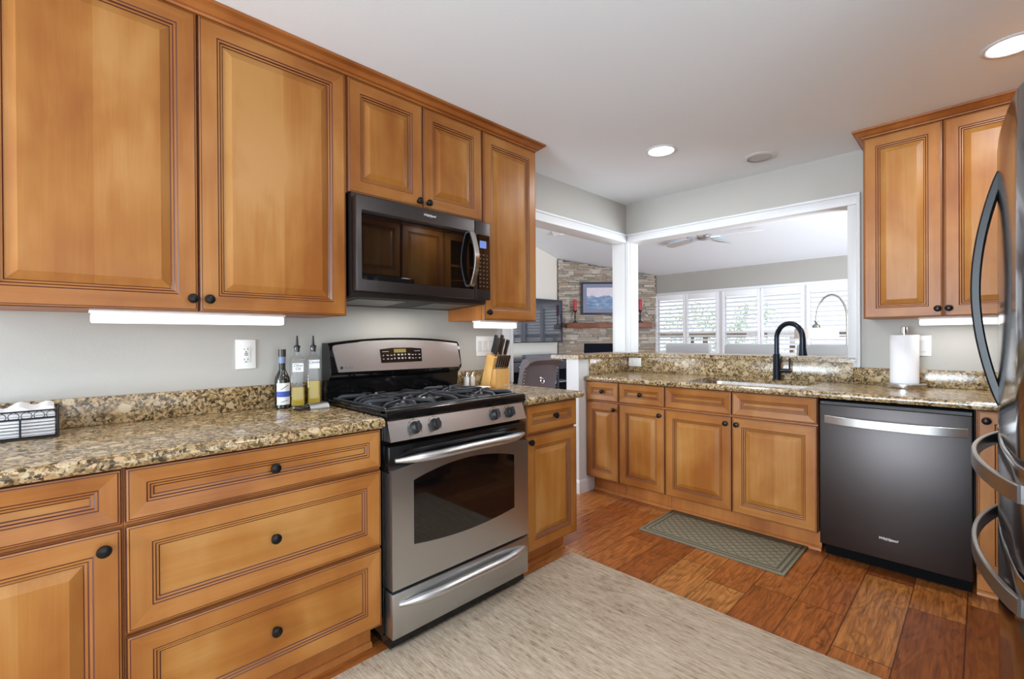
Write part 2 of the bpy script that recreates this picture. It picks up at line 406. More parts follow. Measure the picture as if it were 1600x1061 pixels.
casing(m, XW-.018, XW-.0005, .537, .605, 1.022, ZH-.022); casing(m, XW-.026, XW-.018, .537, .556, 1.022, ZH+.036); casing(m, XW-.0003, XW+.14, .5923, .605, 1.085, ZH-.0223)
struct('trim_2', m, trim_white)
bb = [(0, 0), (.014, 0), (.014, .085), (.009, .1), (.004, .105), (0, .105)]
m = MB(); m.sweep([(o+.0005, z) for o, z in bb], [(2.914, 2.335), (2.914, 2.215), (3.1, 2.215)][::1]); struct('baseboard_half', m, trim_white)
m = MB(); m.sweep([(o+.0005, z) for o, z in bb], [(.6, 5.78), (6.93, 5.78)]); struct('baseboard_far', m, trim_white)
# great room beyond the openings
zc = lambda x: 2.41 + .25*(8.3-max(x, 4.2))
struct('wall_window', (lambda m: (m.box(8.3, 8.42, 4.43, 5.9, 0, 2.6), m.box(8.3, 8.42, -1.4, .70, 0, 2.6), m.box(8.3, 8.42, .70, 4.43, 2.03, 2.6), m.box(8.3, 8.42, .70, 4.43, 0, .72), m)[-1])(MB()), far_paint)
struct('wall_television', MB().box(.4, 8.42, 5.78, 5.9, 0, 3.7), wall_white)
m = MB(); m.box(3.76, 3.9, -1.4, -1.3, 0, 3.7); m.box(6.5, 8.42, -1.4, -1.3, 0, 3.7); m.box(3.9, 6.5, -1.4, -1.3, 2.1, 3.7); struct('wall_great_room_right', m, wall_paint)
m = MB()
for x in (3.9, 5.17, 6.44): m.box(x, x+.06, -1.38, -1.32, 0, 2.1)
m.box(3.9, 6.5, -1.38, -1.32, 2.04, 2.1); m.box(3.9, 6.5, -1.38, -1.32, 0, .06); struct('door_2', m, trim_white)  # out-of-view sliding door, added to carry the side fill light
struct('glass_2', MB().box(3.96, 6.44, -1.355, -1.35, .06, 2.04), pane_m)
m = MB(); m.box(.4, .5, YW+.12, 2.9, 0, 3.7); m.box(.4, .5, 5.5, 5.9, 0, 3.7); m.box(.4, .5, 2.9, 5.5, 0, .55); m.box(.4, .5, 2.9, 5.5, 2.35, 3.7); struct('wall_great_room_left', m, wall_white)
m = MB()
for y in (2.9, 4.17, 5.44): m.box(.42, .48, y, y+.06, .55, 2.35)
m.box(.42, .48, 2.9, 5.5, .55, .61); m.box(.42, .48, 2.9, 5.5, 2.29, 2.35); struct('window_4', m, trim_white)  # out-of-view window, added so the great room fill light has an opening
struct('glass_4', MB().box(.448, .452, 2.96, 5.44, .61, 2.29), pane_m)
struct('wall_corner', MB().box(XW, XW+.12, -1.4, YR, 0, 3.6), wall_paint)
m = MB(); m.prism([(8.45, zc(8.45)), (4.2, zc(4.2)), (.4, zc(4.2)), (.4, zc(4.2)+.1), (4.2, zc(4.2)+.1), (8.45, zc(8.45)+.1)], 'xz', -1.4, 5.9); struct('ceiling_great_room', m, ceil_paint)
struct('ground', MB().box(8.42, 20, -9, 16, -.25, -.15), plain('patio_ground', lin(176, 182, 170), .9, var=.25))

# ------------------------------------------------------------------ cabinet fronts
def front_mesh(w, h, raised, fr=.056):
    G = lambda *a: a
    if raised:
        L = [(0, 0, 'S'), (0, .016, 'G'), (.0025, .019, 'F'), (.006, .0198, 'G'), (.0085, .0205, 'F'), (fr, .0205, 'G'), (fr+.0035, .018, 'F'), (fr+.009, .0175, 'G'),
             (fr+.0125, .013, 'F'), (fr+.018, .0125, 'G'), (fr+.0205, .0095, 'P'), (fr+.047, .0185, 'P')]
    else:
        L = [(0, 0, 'S'), (0, .016, 'G'), (.0025, .019, 'F'), (.006, .0198, 'G'), (.0085, .0205, 'F'), (fr, .0165, 'G'), (fr+.003, .015, 'F'), (fr+.0075, .0145, 'G'),
             (fr+.0105, .0115, 'F'), (fr+.0155, .011, 'G'), (fr+.0185, .009, 'P')]
    bm = bmesh.new(); rings = []
    for d, t, k in L: rings.append([bm.verts.new(p) for p in ((d, -t, d), (w-d, -t, d), (w-d, -t, h-d), (d, -t, h-d))])
    for (d, t, k), a, b in zip(L, rings, rings[1:]):
        for i in range(4):
            f = bm.faces.new((a[i], a[(i+1) % 4], b[(i+1) % 4], b[i]))
            f.material_index = 2 if k == 'G' else 3 if k == 'P' else (1 if i in (0, 2) else 0)
    f = bm.faces.new(rings[-1]); f.material_index = 3
    f = bm.faces.new(rings[0][::-1]); f.material_index = 0
    bmesh.ops.recalc_face_normals(bm, faces=bm.faces)
    return bm
KNOB = [(0, 0), (.009, 0), (.009, .003), (.0055, .006), (.0055, .013), (.0155, .018), (.0165, .022), (.015, .026), (.009, .029), (.004, .0298), (0, .03)]
def front(root, name, u0, u1, z0, z1, raised, knob=None, facing='-y', plane=0.0, hgrain=None, label=None):
    """u is x (facing -y), y descending (facing -x), x descending (facing +y); plane is the back of the front"""
    w, h = abs(u1-u0), z1-z0
    fr = .056 if min(w, h) > .2 else .045
    bm = front_mesh(w, h, raised, fr); mb = MB(); mb.bm.free(); mb.bm = bm
    hg = (not raised) if hgrain is None else hgrain
    o = mb.make(name, [wood_v, wood_h, glaze, wood_ph if hg else wood_pv], root, local=True, smooth=False, recalc=False)
    P = Vector((u0, plane, z0)) if facing in ('-y', '+y') else Vector((plane, u0, z0))
    o.location = P - Vector(root.location); o.rotation_euler = (0, 0, {'-y': 0, '-x': R(-90), '+y': R(180)}[facing])
    if knob:
        ku, kz = abs(knob[0]-u0), knob[1]-z0
        fl = .0205 if (raised or ku < fr or ku > w-fr or kz < fr or kz > h-fr) else .009
        k = MB().lathe(KNOB, axis='-y', seg=20); kb = k.make('knob', knob_black, o, local=True)
        kb.location = (ku, -fl+.0005, kz)
    if label: o['label'] = label
    return o
def carcass(root, x0, x1, y0, y1, z0, z1, toe=None, name='body', facing='-y', hollow=False):
    m = MB()
    if hollow:   # open box round the sink basin
        m.box(x0, x0+.004, y0, y1, z0, z1); m.box(x1-.018, x1, y0, y1, z0, z1); m.box(x0+.004, x1-.018, y0, y1, z0, z0+.018)
        m.box(x0+.004, x1-.018, y0, y0+.018, z0+.018, z1); m.box(x0+.004, x1-.018, y1-.018, y1, z0+.018, z1)
    else: m.box(x0, x1, y0, y1, z0, z1)
    o = m.make(name, wood_side, root, smooth=False)
    if toe is not None:
        m = MB()
        if facing == '-y':
            m.box(x0, x1, toe, toe+.02, 0, z0); m.sweep([(0, 0), (.016, 0), (.014, .012), (.006, .02), (0, .021)], [(x0, toe), (x1, toe)])
        else:
            m.box(toe, toe+.02, y0, y1, 0, z0); m.sweep([(0, 0), (.016, 0), (.014, .012), (.006, .02), (0, .021)], [(toe, y1), (toe, y0)])
        m.make('toe_kick', wood_side, root, smooth=False)
    return o
YB = 1.634      # back plane of base fronts on the left run (fronts stand 2 cm proud)
ZB, ZT = .127, .878
r = thing('base_cabinet', 'base cabinet at the left edge with one drawer over one raised panel door', 'cabinet', (-.14, 1.9, 0))
carcass(r, -.42, .128, YB, 2.21, ZB, .8805, 1.715)
front(r, 'drawer', -.40, .124, .732, ZT, False, (-.135, .805), plane=YB); front(r, 'door', -.40, .124, ZB, .720, True, (.087, .677), plane=YB)
r = thing('drawer_cabinet', 'wide maple base cabinet of three stacked drawers left of the range', 'cabinet', (.51, 1.9, 0))
carcass(r, .129, .888, YB, 2.21, ZB, .8805, 1.715)
for a, b in ((.732, ZT), (.432, .721), (ZB, .421)): front(r, 'drawer', .132, .885, a, b, False, (.507, (a+b)/2), plane=YB)
r = thing('base_cabinet', 'narrow base cabinet right of the range with a drawer over a door', 'cabinet', (1.9, 1.9, 0))
carcass(r, 1.688, 2.102, YB, 2.21, ZB, .8805, 1.715)
front(r, 'drawer', 1.69, 2.102, .732, ZT, False, (1.92, .805), plane=YB); front(r, 'door', 1.69, 2.102, ZB, .720, True, (1.712, .692), plane=YB)
# sink run, facing -x
XS = 3.024
def sink_cab(label, y1, y0, fronts, name='base_cabinet'):
    r = thing(name, label, 'cabinet', (3.3, (y0+y1)/2, 0))
    carcass(r, XS, 3.62, y0, y1, ZB, .8805, 3.105, facing='-x', hollow=name == 'sink_cabinet')
    for f in fronts: front(r, *f[:5], f[5], f[6] if len(f) > 6 else None, '-x', XS)
    return r
sink_cab('narrowest base cabinet of the sink run, against the half wall end', 2.213, 1.913, [('drawer', 2.21, 1.917, .732, ZT, False, (2.063, .805)), ('door', 2.21, 1.917, ZB, .720, True, (1.95, .675))])
sink_cab('base cabinet with drawer and door, second from the half wall end', 1.911, 1.546, [('drawer', 1.909, 1.548, .732, ZT, False, (1.735, .805)), ('door', 1.909, 1.548, ZB, .720, True, (1.58, .675))])
sink_cab('wide two door base cabinet with false drawer fronts under the sink', 1.544, .642, [('false_drawer_front', 1.542, 1.101, .732, ZT, False), ('false_drawer_front', 1.096, .643, .732, ZT, False),
    ('door', 1.542, 1.101, ZB, .720, True, (1.132, .678)), ('door', 1.096, .643, ZB, .720, True, (1.066, .678))], 'sink_cabinet')
sink_cab('slim full height base cabinet right of the dishwasher, half hidden by the fridge', .018, -.21, [('door', .016, -.205, ZB, ZT, True, (-.014, .835))])
# upper cabinets, left wall
YU = 1.931
ZU, ZUT = 1.322, 2.354
def up_body(r, x0, x1, z0): MB().box(x0, x1, YU, YW-.001, z0, 2.385).make('body', wood_side, r, smooth=False)
r = thing('wall_cabinet', 'large two door wall cabinet above the counter left of the microwave', 'cabinet', (.36, 2.08, ZU)); up_body(r, -.18, .894, ZU)
front(r, 'door', -.176, .357, ZU, ZUT, True, (.338, ZU+.043), plane=YU); front(r, 'door', .361, .892, ZU, ZUT, True, (.387, ZU+.043), plane=YU)
r = thing('wall_cabinet', 'short two door wall cabinet directly above the microwave', 'cabinet', (1.28, 2.08, 1.858)); up_body(r, .897, 1.665, 1.858)
front(r, 'door', .903, 1.281, 1.858, ZUT, True, (1.255, 1.885), plane=YU); front(r, 'door', 1.285, 1.661, 1.858, ZUT, True, (1.309, 1.885), plane=YU)
r = thing('wall_cabinet', 'narrow single door wall cabinet right of the microwave', 'cabinet', (1.88, 2.08, ZU)); up_body(r, 1.668, 2.098, ZU)
front(r, 'door', 1.674, 2.096, ZU, ZUT, True, (1.70, ZU+.043), plane=YU)
CROWN = [(-.019, .001), (.003, .001), (.006, .008), (.014, .010), (.018, .015), (.028, .021), (.037, .031), (.045, .034), (.046, .0445), (-.019, .0445)]
m = MB(); m.sweep(CROWN, [(-.5, 1.911), (2.098, 1.911), (2.098, YW-.002)], z=ZUT+.0005)
tag(m.make('crown_molding', [wood_crown]), 'brown crown molding along the top of the left wall cabinets', 'molding')
# uppers on the sink wall, facing -x
r = thing('wall_cabinet', 'two door wall cabinet on the sink wall beside the fridge', 'cabinet', (3.5, .14, ZU))
MB().box(3.343, XW-.001, -.21, .481, ZU, 2.385).make('body', wood_side, r, smooth=False)
front(r, 'door', .479, .143, ZU, ZUT, True, (.163, ZU+.043), '-x', 3.343); front(r, 'door', .139, -.2, ZU, ZUT, True, (.12, ZU+.043), '-x', 3.343)
m = MB(); m.sweep(CROWN, [(XW-.002, .481), (3.323, .481), (3.323, -.33)], z=ZUT+.0005)
tag(m.make('crown_molding', [wood_crown]), 'brown crown molding on the wall cabinet beside the fridge', 'molding')
# over-fridge cabinet and a glass fronted cabinet, seen mirrored in the microwave
r = thing('wall_cabinet', 'two door cabinet above the refrigerator, mirrored in the microwave glass', 'cabinet', (1.95, -.65, 1.82))
MB().box(1.48, 2.43, YR+.002, -.36, 1.82, 2.385).make('body', wood_side, r, smooth=False)
front(r, 'door', 1.953, 1.484, 1.825, ZUT, True, (1.93, 1.86), '+y', -.36); front(r, 'door', 2.426, 1.957, 1.825, ZUT, True, (1.98, 1.86), '+y', -.36)
r = thing('pantry_cabinet', 'tall wooden pantry cabinet beside the refrigerator, mirrored in the microwave', 'cabinet', (2.7, -.65, 0))
MB().box(2.445, 2.965, YR+.002, -.36, .001, 2.385).make('body', wood_side, r, smooth=False)
front(r, 'door', 2.96, 2.45, .12, ZUT, True, (2.92, 1.1), '+y', -.36)
r = thing('glass_cabinet', 'corner wall cabinet with mullioned glass door, mirrored in the microwave', 'cabinet', (3.3, -.65, ZU))
m = MB(); m.box(2.975, 2.99, YR+.002, -.36, ZU, 2.385); m.box(3.60, 3.615, YR+.002, -.36, ZU, 2.385); m.box(2.99, 3.60, YR+.002, YR+.015, ZU, 2.385); m.box(2.99, 3.60, YR+.015, -.36, ZU, ZU+.015); m.box(2.99, 3.60, YR+.015, -.36, 1.85, 1.865); m.box(2.99, 3.60, YR+.015, -.36, 2.37, 2.385); m.make('body', wood_side, r, smooth=False)
m = MB(); m.box(2.975, 3.045, -.358, -.338, ZU, ZUT); m.box(3.545, 3.615, -.358, -.338, ZU, ZUT); m.box(3.045, 3.545, -.358, -.338, ZU, ZU+.07); m.box(3.045, 3.545, -.358, -.338, ZUT-.07, ZUT)
m.box(3.285, 3.305, -.356, -.342, ZU+.07, ZUT-.07); m.box(3.045, 3.545, -.355, -.343, 1.66, 1.68); m.box(3.045, 3.545, -.355, -.343, 2.0, 2.02); d = m.make('door', wood_v, r, smooth=False)
MB().box(3.04, 3.55, -.351, -.347, ZU+.06, ZUT-.06).make('pane', pane_m, d)
# ------------------------------------------------------------------ worktops
ZK = .921
def bull(pts_front):   # rounded front profile (outward, z) of a slab 4 cm thick
    return [(-.56, .0), (-.0, .0), (.018, .003), (.026, .012), (.028, .02), (.026, .029), (.018, .037), (0, .04), (-.56, .04)]
r = thing('countertop', 'speckled granite countertop left of the range', 'countertop', (.2, 1.9, .881))
MB().sweep([(o if o > -.5 else -.595, z) for o, z in bull(0)], [(-.45, 1.616), (.89, 1.616)], z=.881).make('slab', granite_m, r)
MB().box(-.45, .89, 2.2105, 2.2295, ZK+.0005, 1.022, b=.002).make('backsplash', granite_m, r)
r = thing('countertop', 'short granite countertop with the knife block, right of the range', 'countertop', (1.9, 1.9, .881))
prof = [(o if o > -.5 else -.40, z) for o, z in bull(0)]
m = MB(); m.box(1.672, 2.114, 1.616, 2.211, .881, ZK)
m.sweep([p for p in prof if p[0] > -.1], [(1.672, 1.616), (2.114, 1.616), (2.114, 2.211)], z=.881); m.make('slab', granite_m, r)
MB().box(1.672, 2.10, 2.2115, 2.2295, ZK+.0005, 1.022, b=.002).make('backsplash', granite_m, r)
# sink worktop with a cut-out
SX0, SX1, SY0, SY1 = 3.032, 3.515, .725, 1.42
def rrect(x0, x1, y0, y1, rad, n=6):
    P = []
    for cx, cy, a0 in ((x1-rad, y1-rad, 0), (x0+rad, y1-rad, 90), (x0+rad, y0+rad, 180), (x1-rad, y0+rad, 270)):
        for i in range(n+1):
            a = R(a0+90*i/n); P.append((cx+rad*math.cos(a), cy+rad*math.sin(a)))
    return P
r = thing('countertop', 'long granite countertop with the undermount sink, below the bar', 'countertop', (3.3, .9, .881))
m = MB(); cut = rrect(SX0, SX1, SY0, SY1, .07)
o4 = [(3.621, 2.213), (3.006, 2.213), (3.006, -.335), (3.621, -.335)]; n = 7
for z in (.896, ZK):
    for q in range(4):
        seg = cut[q*n:(q+1)*n]
        m.poly([(*o4[q], z)] + [(*p, z) for p in seg[::-1]][::1]); 
        m.poly([(*o4[q], z), (*seg[-1], z), (*cut[((q+1)*n) % 28], z), (*o4[(q+1) % 4], z)])
for i in range(28):
    a, b = cut[i], cut[(i+1) % 28]; m.poly([(*a, .896), (*b, .896), (*b, ZK), (*a, ZK)])
for q in (3, 0, 2):
    a, b = o4[q], o4[(q+1) % 4]; m.poly([(*a, .896), (*b, .896), (*b, ZK), (*a, ZK)])
bmesh.ops.remove_doubles(m.bm, verts=m.bm.verts, dist=.0001)
m.sweep([p for p in bull(0) if p[0] > -.1], [(3.006, 2.213), (3.006, -.335)], z=.881)
m.make('slab', granite_m, r, ang=30)
m = MB(); m.box(3.6215, 3.6395, .575, 2.2, ZK+.0005, 1.0515, b=.001); m.box(3.05, 3.6395, 2.2005, 2.2145, ZK+.0005, 1.0515, b=.001); m.make('tall_backsplash', granite_m, r)
MB().box(3.6215, 3.6395, -.335, .574, ZK+.0005, 1.022, b=.002).make('backsplash', granite_m, r)
m = MB()
bar = [(2.885, 2.19), (3.605, 2.19), (3.605, .56), (3.98, .56), (3.98, 2.48), (2.885, 2.48)]
m.prism(bar, 'xy', 1.0525, 1.0835)
bmesh.ops.bevel(m.bm, geom=list(m.bm.edges), offset=.006, segments=2, affect='EDGES')
tag(m.make('bar_counter', granite_m), 'raised granite bar top on the half wall, wrapping round the post', 'bar counter')
r = thing('sink', 'stainless undermount sink basin set in the granite under the faucet', 'sink', (3.28, 1.08, .70))
m = MB(); ri = lambda d, z: [(x, y, z) for x, y in rrect(SX0+d, SX1-d, SY0+d, SY1-d, .07)]
m.loft([ri(-.010, .8955), ri(-.004, .8955), ri(-.002, .885), ri(.004, .74), ri(.02, .715), ri(.06, .705)], cap=False); m.poly([p for p in ri(.06, .705)])
m.make('basin', stainless_smooth, r); m = MB().lathe([(0, 0), (.04, 0), (.042, .003), (.03, .005), (.0, .003)], (3.3, 1.08, .7055)); m.make('drain', chrome, r)
r = thing('faucet', 'matte black gooseneck faucet behind the sink', 'faucet', (3.57, 1.0, ZK))
fx, fy = 3.57, 1.0
MB().lathe([(0, 0), (.028, 0), (.028, .006), (.024, .012), (.0235, .17), (.019, .18), (0, .18)], (fx, fy, ZK+.0005)).make('base', plain('faucet_black', lin(40, 44, 52), .28, .8), r)
fb = bpy.data.materials['faucet_black']
hd = Vector((-.05, -.09, 0)); P = [(fx, fy, 1.09), (fx, fy, 1.21)]
for i in range(1, 13):
    a = math.pi*i/12; P.append((fx+hd.x*(1-math.cos(a))/1, fy+hd.y*(1-math.cos(a))/1, 1.21+.1*math.sin(a)))
MB().tube(P, .0165, 12).make('spout', fb, r)
e = Vector(P[-1]); MB().tube([e+Vector((0, 0, .005)), e+Vector((0, 0, -.02)), e+Vector((0, 0, -.07)), e+Vector((-.001, -.002, -.115))], [.017, .018, .02, .025], 14).make('spray_head', fb, r)
m = MB(); m.tube([(fx, fy-.015, .985), (fx, fy-.085, .985)], .014, 12); m.tube([(fx, fy-.078, .985), (fx, fy-.078, 1.075)], .006, 8); m.make('lever', fb, r)

# ------------------------------------------------------------------ range
RX0, RX1 = .906, 1.655; RC = (RX0+RX1)/2
r = thing('gas_range', 'freestanding stainless gas range with five burners between the cabinets', 'range', (RC, 1.9, 0))
m = MB(); m.box(RX0-.008, RX1+.004, 1.632, 2.2, .07, .905); m.box(RX0+.004, RX1-.004, 1.60, 2.15, .028, .0699)
for x in (RX0+.05, RX1-.05):
    for y in (1.74, 2.1): m.lathe([(0, 0), (.018, 0), (.018, .03), (0, .03)], (x, y, .0005), 12)
m.make('body', black_gloss, r)
# cooktop with rolled rim
m = MB(); prof = [(1.60, .906), (1.592, .915), (1.592, .935), (1.598, .945), (1.61, .948), (1.625, .946), (1.64, .936), (2.12, .936), (2.13, .946), (2.135, .946), (2.135, .906)]
m.prism(prof, 'yz', RX0-.008, RX1+.006)
for x in (RX0-.008, RX1-.006): m.box(x, x+.012, 1.60, 2.13, .93, .9465, b=.004)
m.make('cooktop', black_gloss, r)
BUR = [(RX0+.155, 1.75, .045), (RX0+.155, 2.0, .036), (RC, 1.875, .05), (RX1-.155, 1.75, .04), (RX1-.155, 2.0, .034)]
for x, y, rr in BUR:
    b = MB().lathe([(0, 0), (rr+.012, 0), (rr+.012, .006), (rr+.004, .012), (rr+.004, .014), (0, .014)], (x, y, .9362), 24).make('burner', plain('burner_ring', lin(120, 120, 120), .35, .9) if 'burner_ring' not in bpy.data.materials else bpy.data.materials['burner_ring'], r)
    MB().lathe([(0, 0), (rr, 0), (rr, .003), (rr-.006, .005), (0, .0055)], (x, y, .9505), 24).make('burner_cap', black_matte, b)
def grate(xa, xb, centres):
    m = MB(); ya, yb = 1.645, 2.115; zt = .960; xm = (xa+xb)/2
    for y in (ya, yb): m.tube([(xa, y, .944), (xb, y, .944)], 0, sec=(.012, .012), up=(0, 0, 1))
    for x in (xa, xb): m.tube([(x, ya, .944), (x, yb, .944)], 0, sec=(.012, .012), up=(0, 0, 1))
    for x in (xa, xb):
        for y in (ya, yb): m.tube([(x, y, .9365), (x, y, .95)], .007, 6)
    ymid = (ya+yb)/2
    m.tube([(xa, ymid, .946), (xa+.02, ymid, .957), (xa+.035, ymid, .960), (xb-.035, ymid, .960), (xb-.02, ymid, .957), (xb, ymid, .946)], 0, sec=(.012, .012), up=(0, 0, 1))
    for cx, cy, n in centres:
        for k in range(n):
            dx, dy = ((-1, -1), (-1, 1), (1, -1), (1, 1), (0, -1), (0, 1), (-1, 0), (1, 0))[k]
            ex = xa if dx < 0 else xb if dx > 0 else cx
            eyl = ya if cy < ymid+.01 and dy < 0 else (ymid if dy and cy < ymid-.01 else yb if dy > 0 else ymid)
            ey = cy + (.085*dy if dx else (eyl-cy))
            p0 = Vector((ex, ey, .946)); p3 = Vector((cx+.026*dx, cy+.026*dy, zt))
            d = (p3-p0); d.z = 0
            m.tube([p0, p0+d*.07+Vector((0, 0, .008)), p0+d*.18+Vector((0, 0, .0125)), p0+d*.35+Vector((0, 0, .0135)), p3+Vector((0, 0, .001))], 0, sec=(.013, .011), up=(0, 0, 1))
    return m.make('grate', black_matte, r)
grate(RX0+.02, RX0+.262, [(BUR[0][0], BUR[0][1], 6), (BUR[1][0], BUR[1][1], 6)])
grate(RX0+.266, RX1-.266, [(BUR[2][0], BUR[2][1], 8)])
grate(RX1-.262, RX1-.02, [(BUR[3][0], BUR[3][1], 6), (BUR[4][0], BUR[4][1], 6)])
# sloped control panel, knobs
m = MB(); m.prism([(1.604, .9055), (1.575, .828), (1.63, .826), (1.63, .9055)], 'yz', RX0, RX1-.006); cp = m.make('control_panel', stainless, r)
tilt = Matrix.Rotation(math.atan2(.029, .0775), 4, 'X')
for x in (1.022, 1.117, 1.45, 1.546):
    T = Matrix.Rotation(math.atan2(-.029, .0775), 3, 'X')
    m = MB(); c = (x, 1.5895, .868)
    m.lathe([(0, 0), (.025, 0), (.025, .004), (.021, .007), (.019, .022), (.016, .026), (0, .026)], c, 20, '-y', T=T)
    w = [(-.005, -.019), (.005, -.019), (.005, .019), (-.005, .019)]
    m.loft([[T @ Vector((a, -.02, b)) + Vector(c) for a, b in w], [T @ Vector((a*.7, -.037, b)) + Vector(c) for a, b in w]])
    m.make('knob', black_plastic, r)
for x in (1.022, 1.117, 1.45, 1.546):
    m = MB(); P = []
    for k in range(25):
        a = R(-130+k*10.8); pz = .868+.032*math.cos(a); P.append((x+.032*math.sin(a), 1.5895+(pz-.868)*.374-.0006, pz))
    m.tube(P, [.0004+.0012*(k % 4 == 0) for k in range(25)], 5); m.make('dial_scale', black_plastic, r)
# vent trim band above door
m = MB(); m.box(RX0-.003, RX1+.002, 1.588, 1.632, .705, .808, b=.004); m.box(RX0+.06, RX1-.06, 1.5875, 1.589, .779, .786); m.make('vent_trim', black_gloss, r)
# oven door with an arched top
arch = lambda x, h: h*(1-((x-RC)/.375)**2)
xs = [RX0+(RX1-RX0)*i/20 for i in range(21)]
out = [(RX0, .26), (RX1, .26)] + [(x, .719+arch(x, .028)) for x in xs[::-1]]
m = MB(); m.prism(out, 'xz', 1.571, 1.6315); m.make('oven_door', stainless, r, ang=30)
dr = r.children[-1]
w0, w1 = 1.002, 1.558; wx = [w0+(w1-w0)*i/20 for i in range(21)]; wa = lambda x, h: h*(1-((x-1.28)/.278)**2)
out = [(x, .414-wa(x, .022)) for x in wx] + [(x, .666+wa(x, .040)) for x in wx[::-1]]
m = MB(); m.prism(out, 'xz', 1.5695, 1.5712); m.make('oven_window', black_glass, r, ang=30)
def bow_handle(name, xa, xb, z, y, bow, rad, mat, par, sag=0, seg=14, flat=1):
    P = []; rr = []
    for i in range(25):
        s = i/24; k = 1-(2*s-1)**2; P.append((xa+(xb-xa)*s, y-bow*min(1, k*1.25)**.8, z+sag*k)); rr.append(rad*(.45+.55*min(1, k*2.2)))
    return MB().tube(P, rr, seg).make(name, mat, par)
bow_handle('door_handle', .93, 1.642, .752, 1.586, .052, .019, stainless_satin, r, .006)
m = MB(); m.box(RX0, RX1-.002, 1.572, 1.6315, .073, .247, b=.003); m.make('bottom_drawer', stainless, r)
bow_handle('drawer_handle', .935, 1.627, .200, 1.573, .04, .0185, stainless_satin, r, .004)
# backguard
def guard_ring(x, top):
    return [(x, 2.20, .935), (x, 2.137, .935), (x, 2.128, 1.03), (x, 2.10, 1.055), (x, 2.095, 1.068), (x, 2.118, top-.012), (x, 2.135, top+.004), (x, 2.20, top+.004)]
m = MB(); rings = []
for i in range(21):
    x = RX0-.004+(RX1-RX0+.008)*i/20; rings.append(guard_ring(x, 1.200+arch(x, .024)))
m.loft(rings); m.make('backguard', black_gloss, r)
fx_ = lambda x, z: 2.095 + (z-1.068)*.177
out = [(.935, 1.068), (1.635, 1.062), (1.651, 1.078)] + [(x, 1.192+arch(x, .024)) for x in [1.652, 1.64] + [1.62-.69*i/14 for i in range(15)]][1:] + [(.917, 1.19), (.914, 1.176)]
m = MB(); m.loft([[(x, fx_(x, z)-.0045, z) for x, z in out], [(x, fx_(x, z)-.0005, z) for x, z in out]]); m.make('control_fascia', stainless, r, ang=30)
TB = (R(90-10), 0, 0)
m = MB(); pa = [(1.155, 1.102), (1.392, 1.102), (1.396, 1.17), (1.33, 1.176), (1.22, 1.176), (1.152, 1.17)]
m.loft([[(x, fx_(x, z)-.0065, z) for x, z in pa], [(x, fx_(x, z)-.0045, z) for x, z in pa]]); disp = m.make('control_display', black_gloss, r)
def fq(m, x0, x1, z0, z1, d=.0075): m.loft([[(x0, fx_(0, z0)-d, z0), (x1, fx_(0, z0)-d, z0), (x1, fx_(0, z1)-d, z1), (x0, fx_(0, z1)-d, z1)], [(x0, fx_(0, z0)-d+.001, z0), (x1, fx_(0, z0)-d+.001, z0), (x1, fx_(0, z1)-d+.001, z1), (x0, fx_(0, z1)-d+.001, z1)]])
m = MB(); fq(m, 1.23, 1.30, 1.152, 1.170); m.make('clock_screen', screen_amber, r)
m = MB()
for row in range(2):
    for k in range(11):
        x = 1.166+k*.0208; z = 1.137-row*.018; fq(m, x, x+(.011 if k % 3 else .006), z, z+(.008 if k in (3, 4, 5, 6, 7) else .004))
for x in (1.165, 1.35): fq(m, x, x+.035, 1.157, 1.1595)
m.make('buttons', grey_print, r)
m = MB().lathe([(0, 0), (.0075, 0), (.0075, .0012), (0, .0012)], (.95, fx_(0, 1.088)-.005, 1.088), 20, '-y'); m.make('emblem', plain('emblem_grey', lin(70, 70, 76), .3, .5), r)
t = text('logo', 'Profile', .016, plain('logo_grey', lin(110, 110, 114), .4), r, Vector((.985, fx_(0, 1.088)-.0052, 1.088))-r.location, TB, shear=.15)

# ------------------------------------------------------------------ microwave
MX0, MX1, MZ0, MZ1 = .903, 1.661, 1.425, 1.834
r = thing('microwave', 'black stainless over the range microwave', 'microwave', (1.28, 2.0, 1.39))
m = MB(); m.prism([(1.884, 1.408), (2.225, 1.39), (2.225, 1.85), (1.884, 1.85)], 'yz', MX0, MX1); m.make('body', dark_steel, r)
m = MB(); m.prism([(1.886, 1.4075), (2.21, 1.3895), (2.21, 1.386), (1.886, 1.404)], 'yz', MX0+.01, MX1-.01); m.make('vent_underside', plain('vent_grey', lin(36, 35, 34), .5, .4), r)
filt = plain('filter_mesh', lin(120, 117, 110), .4, .8)
for x0, x1 in ((.95, 1.2), (1.36, 1.61)): MB().prism([(1.93, 1.4005), (2.15, 1.3893), (2.15, 1.388), (1.93, 1.399)], 'yz', x0, x1).make('grease_filter', filt, r)
l = area('cooktop_lamp', (0, .02, -.012), (0, 0, 0), .3, .06, 1.3, (1, .95, .86)); l.parent = r
XD = 1.553
m = MB(); m.box(MX0, XD-.0015, 1.842, 1.8835, MZ0, MZ1, b=.006); m.make('door', dark_steel, r)
m = MB(); m.box(XD+.0015, MX1, 1.842, 1.8835, MZ0, MZ1, b=.006); m.make('control_panel', dark_steel, r)
m = MB(); m.prism(rrect(.927, 1.541, 1.475, 1.772, .006), 'xz', 1.8405, 1.8435); m.make('window', plain('microwave_glass', lin(9, 8, 8), .02, spec=1.0), r, ang=30)
m = MB(); m.prism(rrect(1.565, 1.652, 1.478, 1.765, .006), 'xz', 1.8405, 1.8435); m.make('keypad', black_glass, r, ang=30)
m = MB(); m.prism(rrect(1.583, 1.628, 1.695, 1.733, .005), 'xz', 1.8395, 1.8407); m.make('display', screen_blue, r, ang=30)
m = MB()
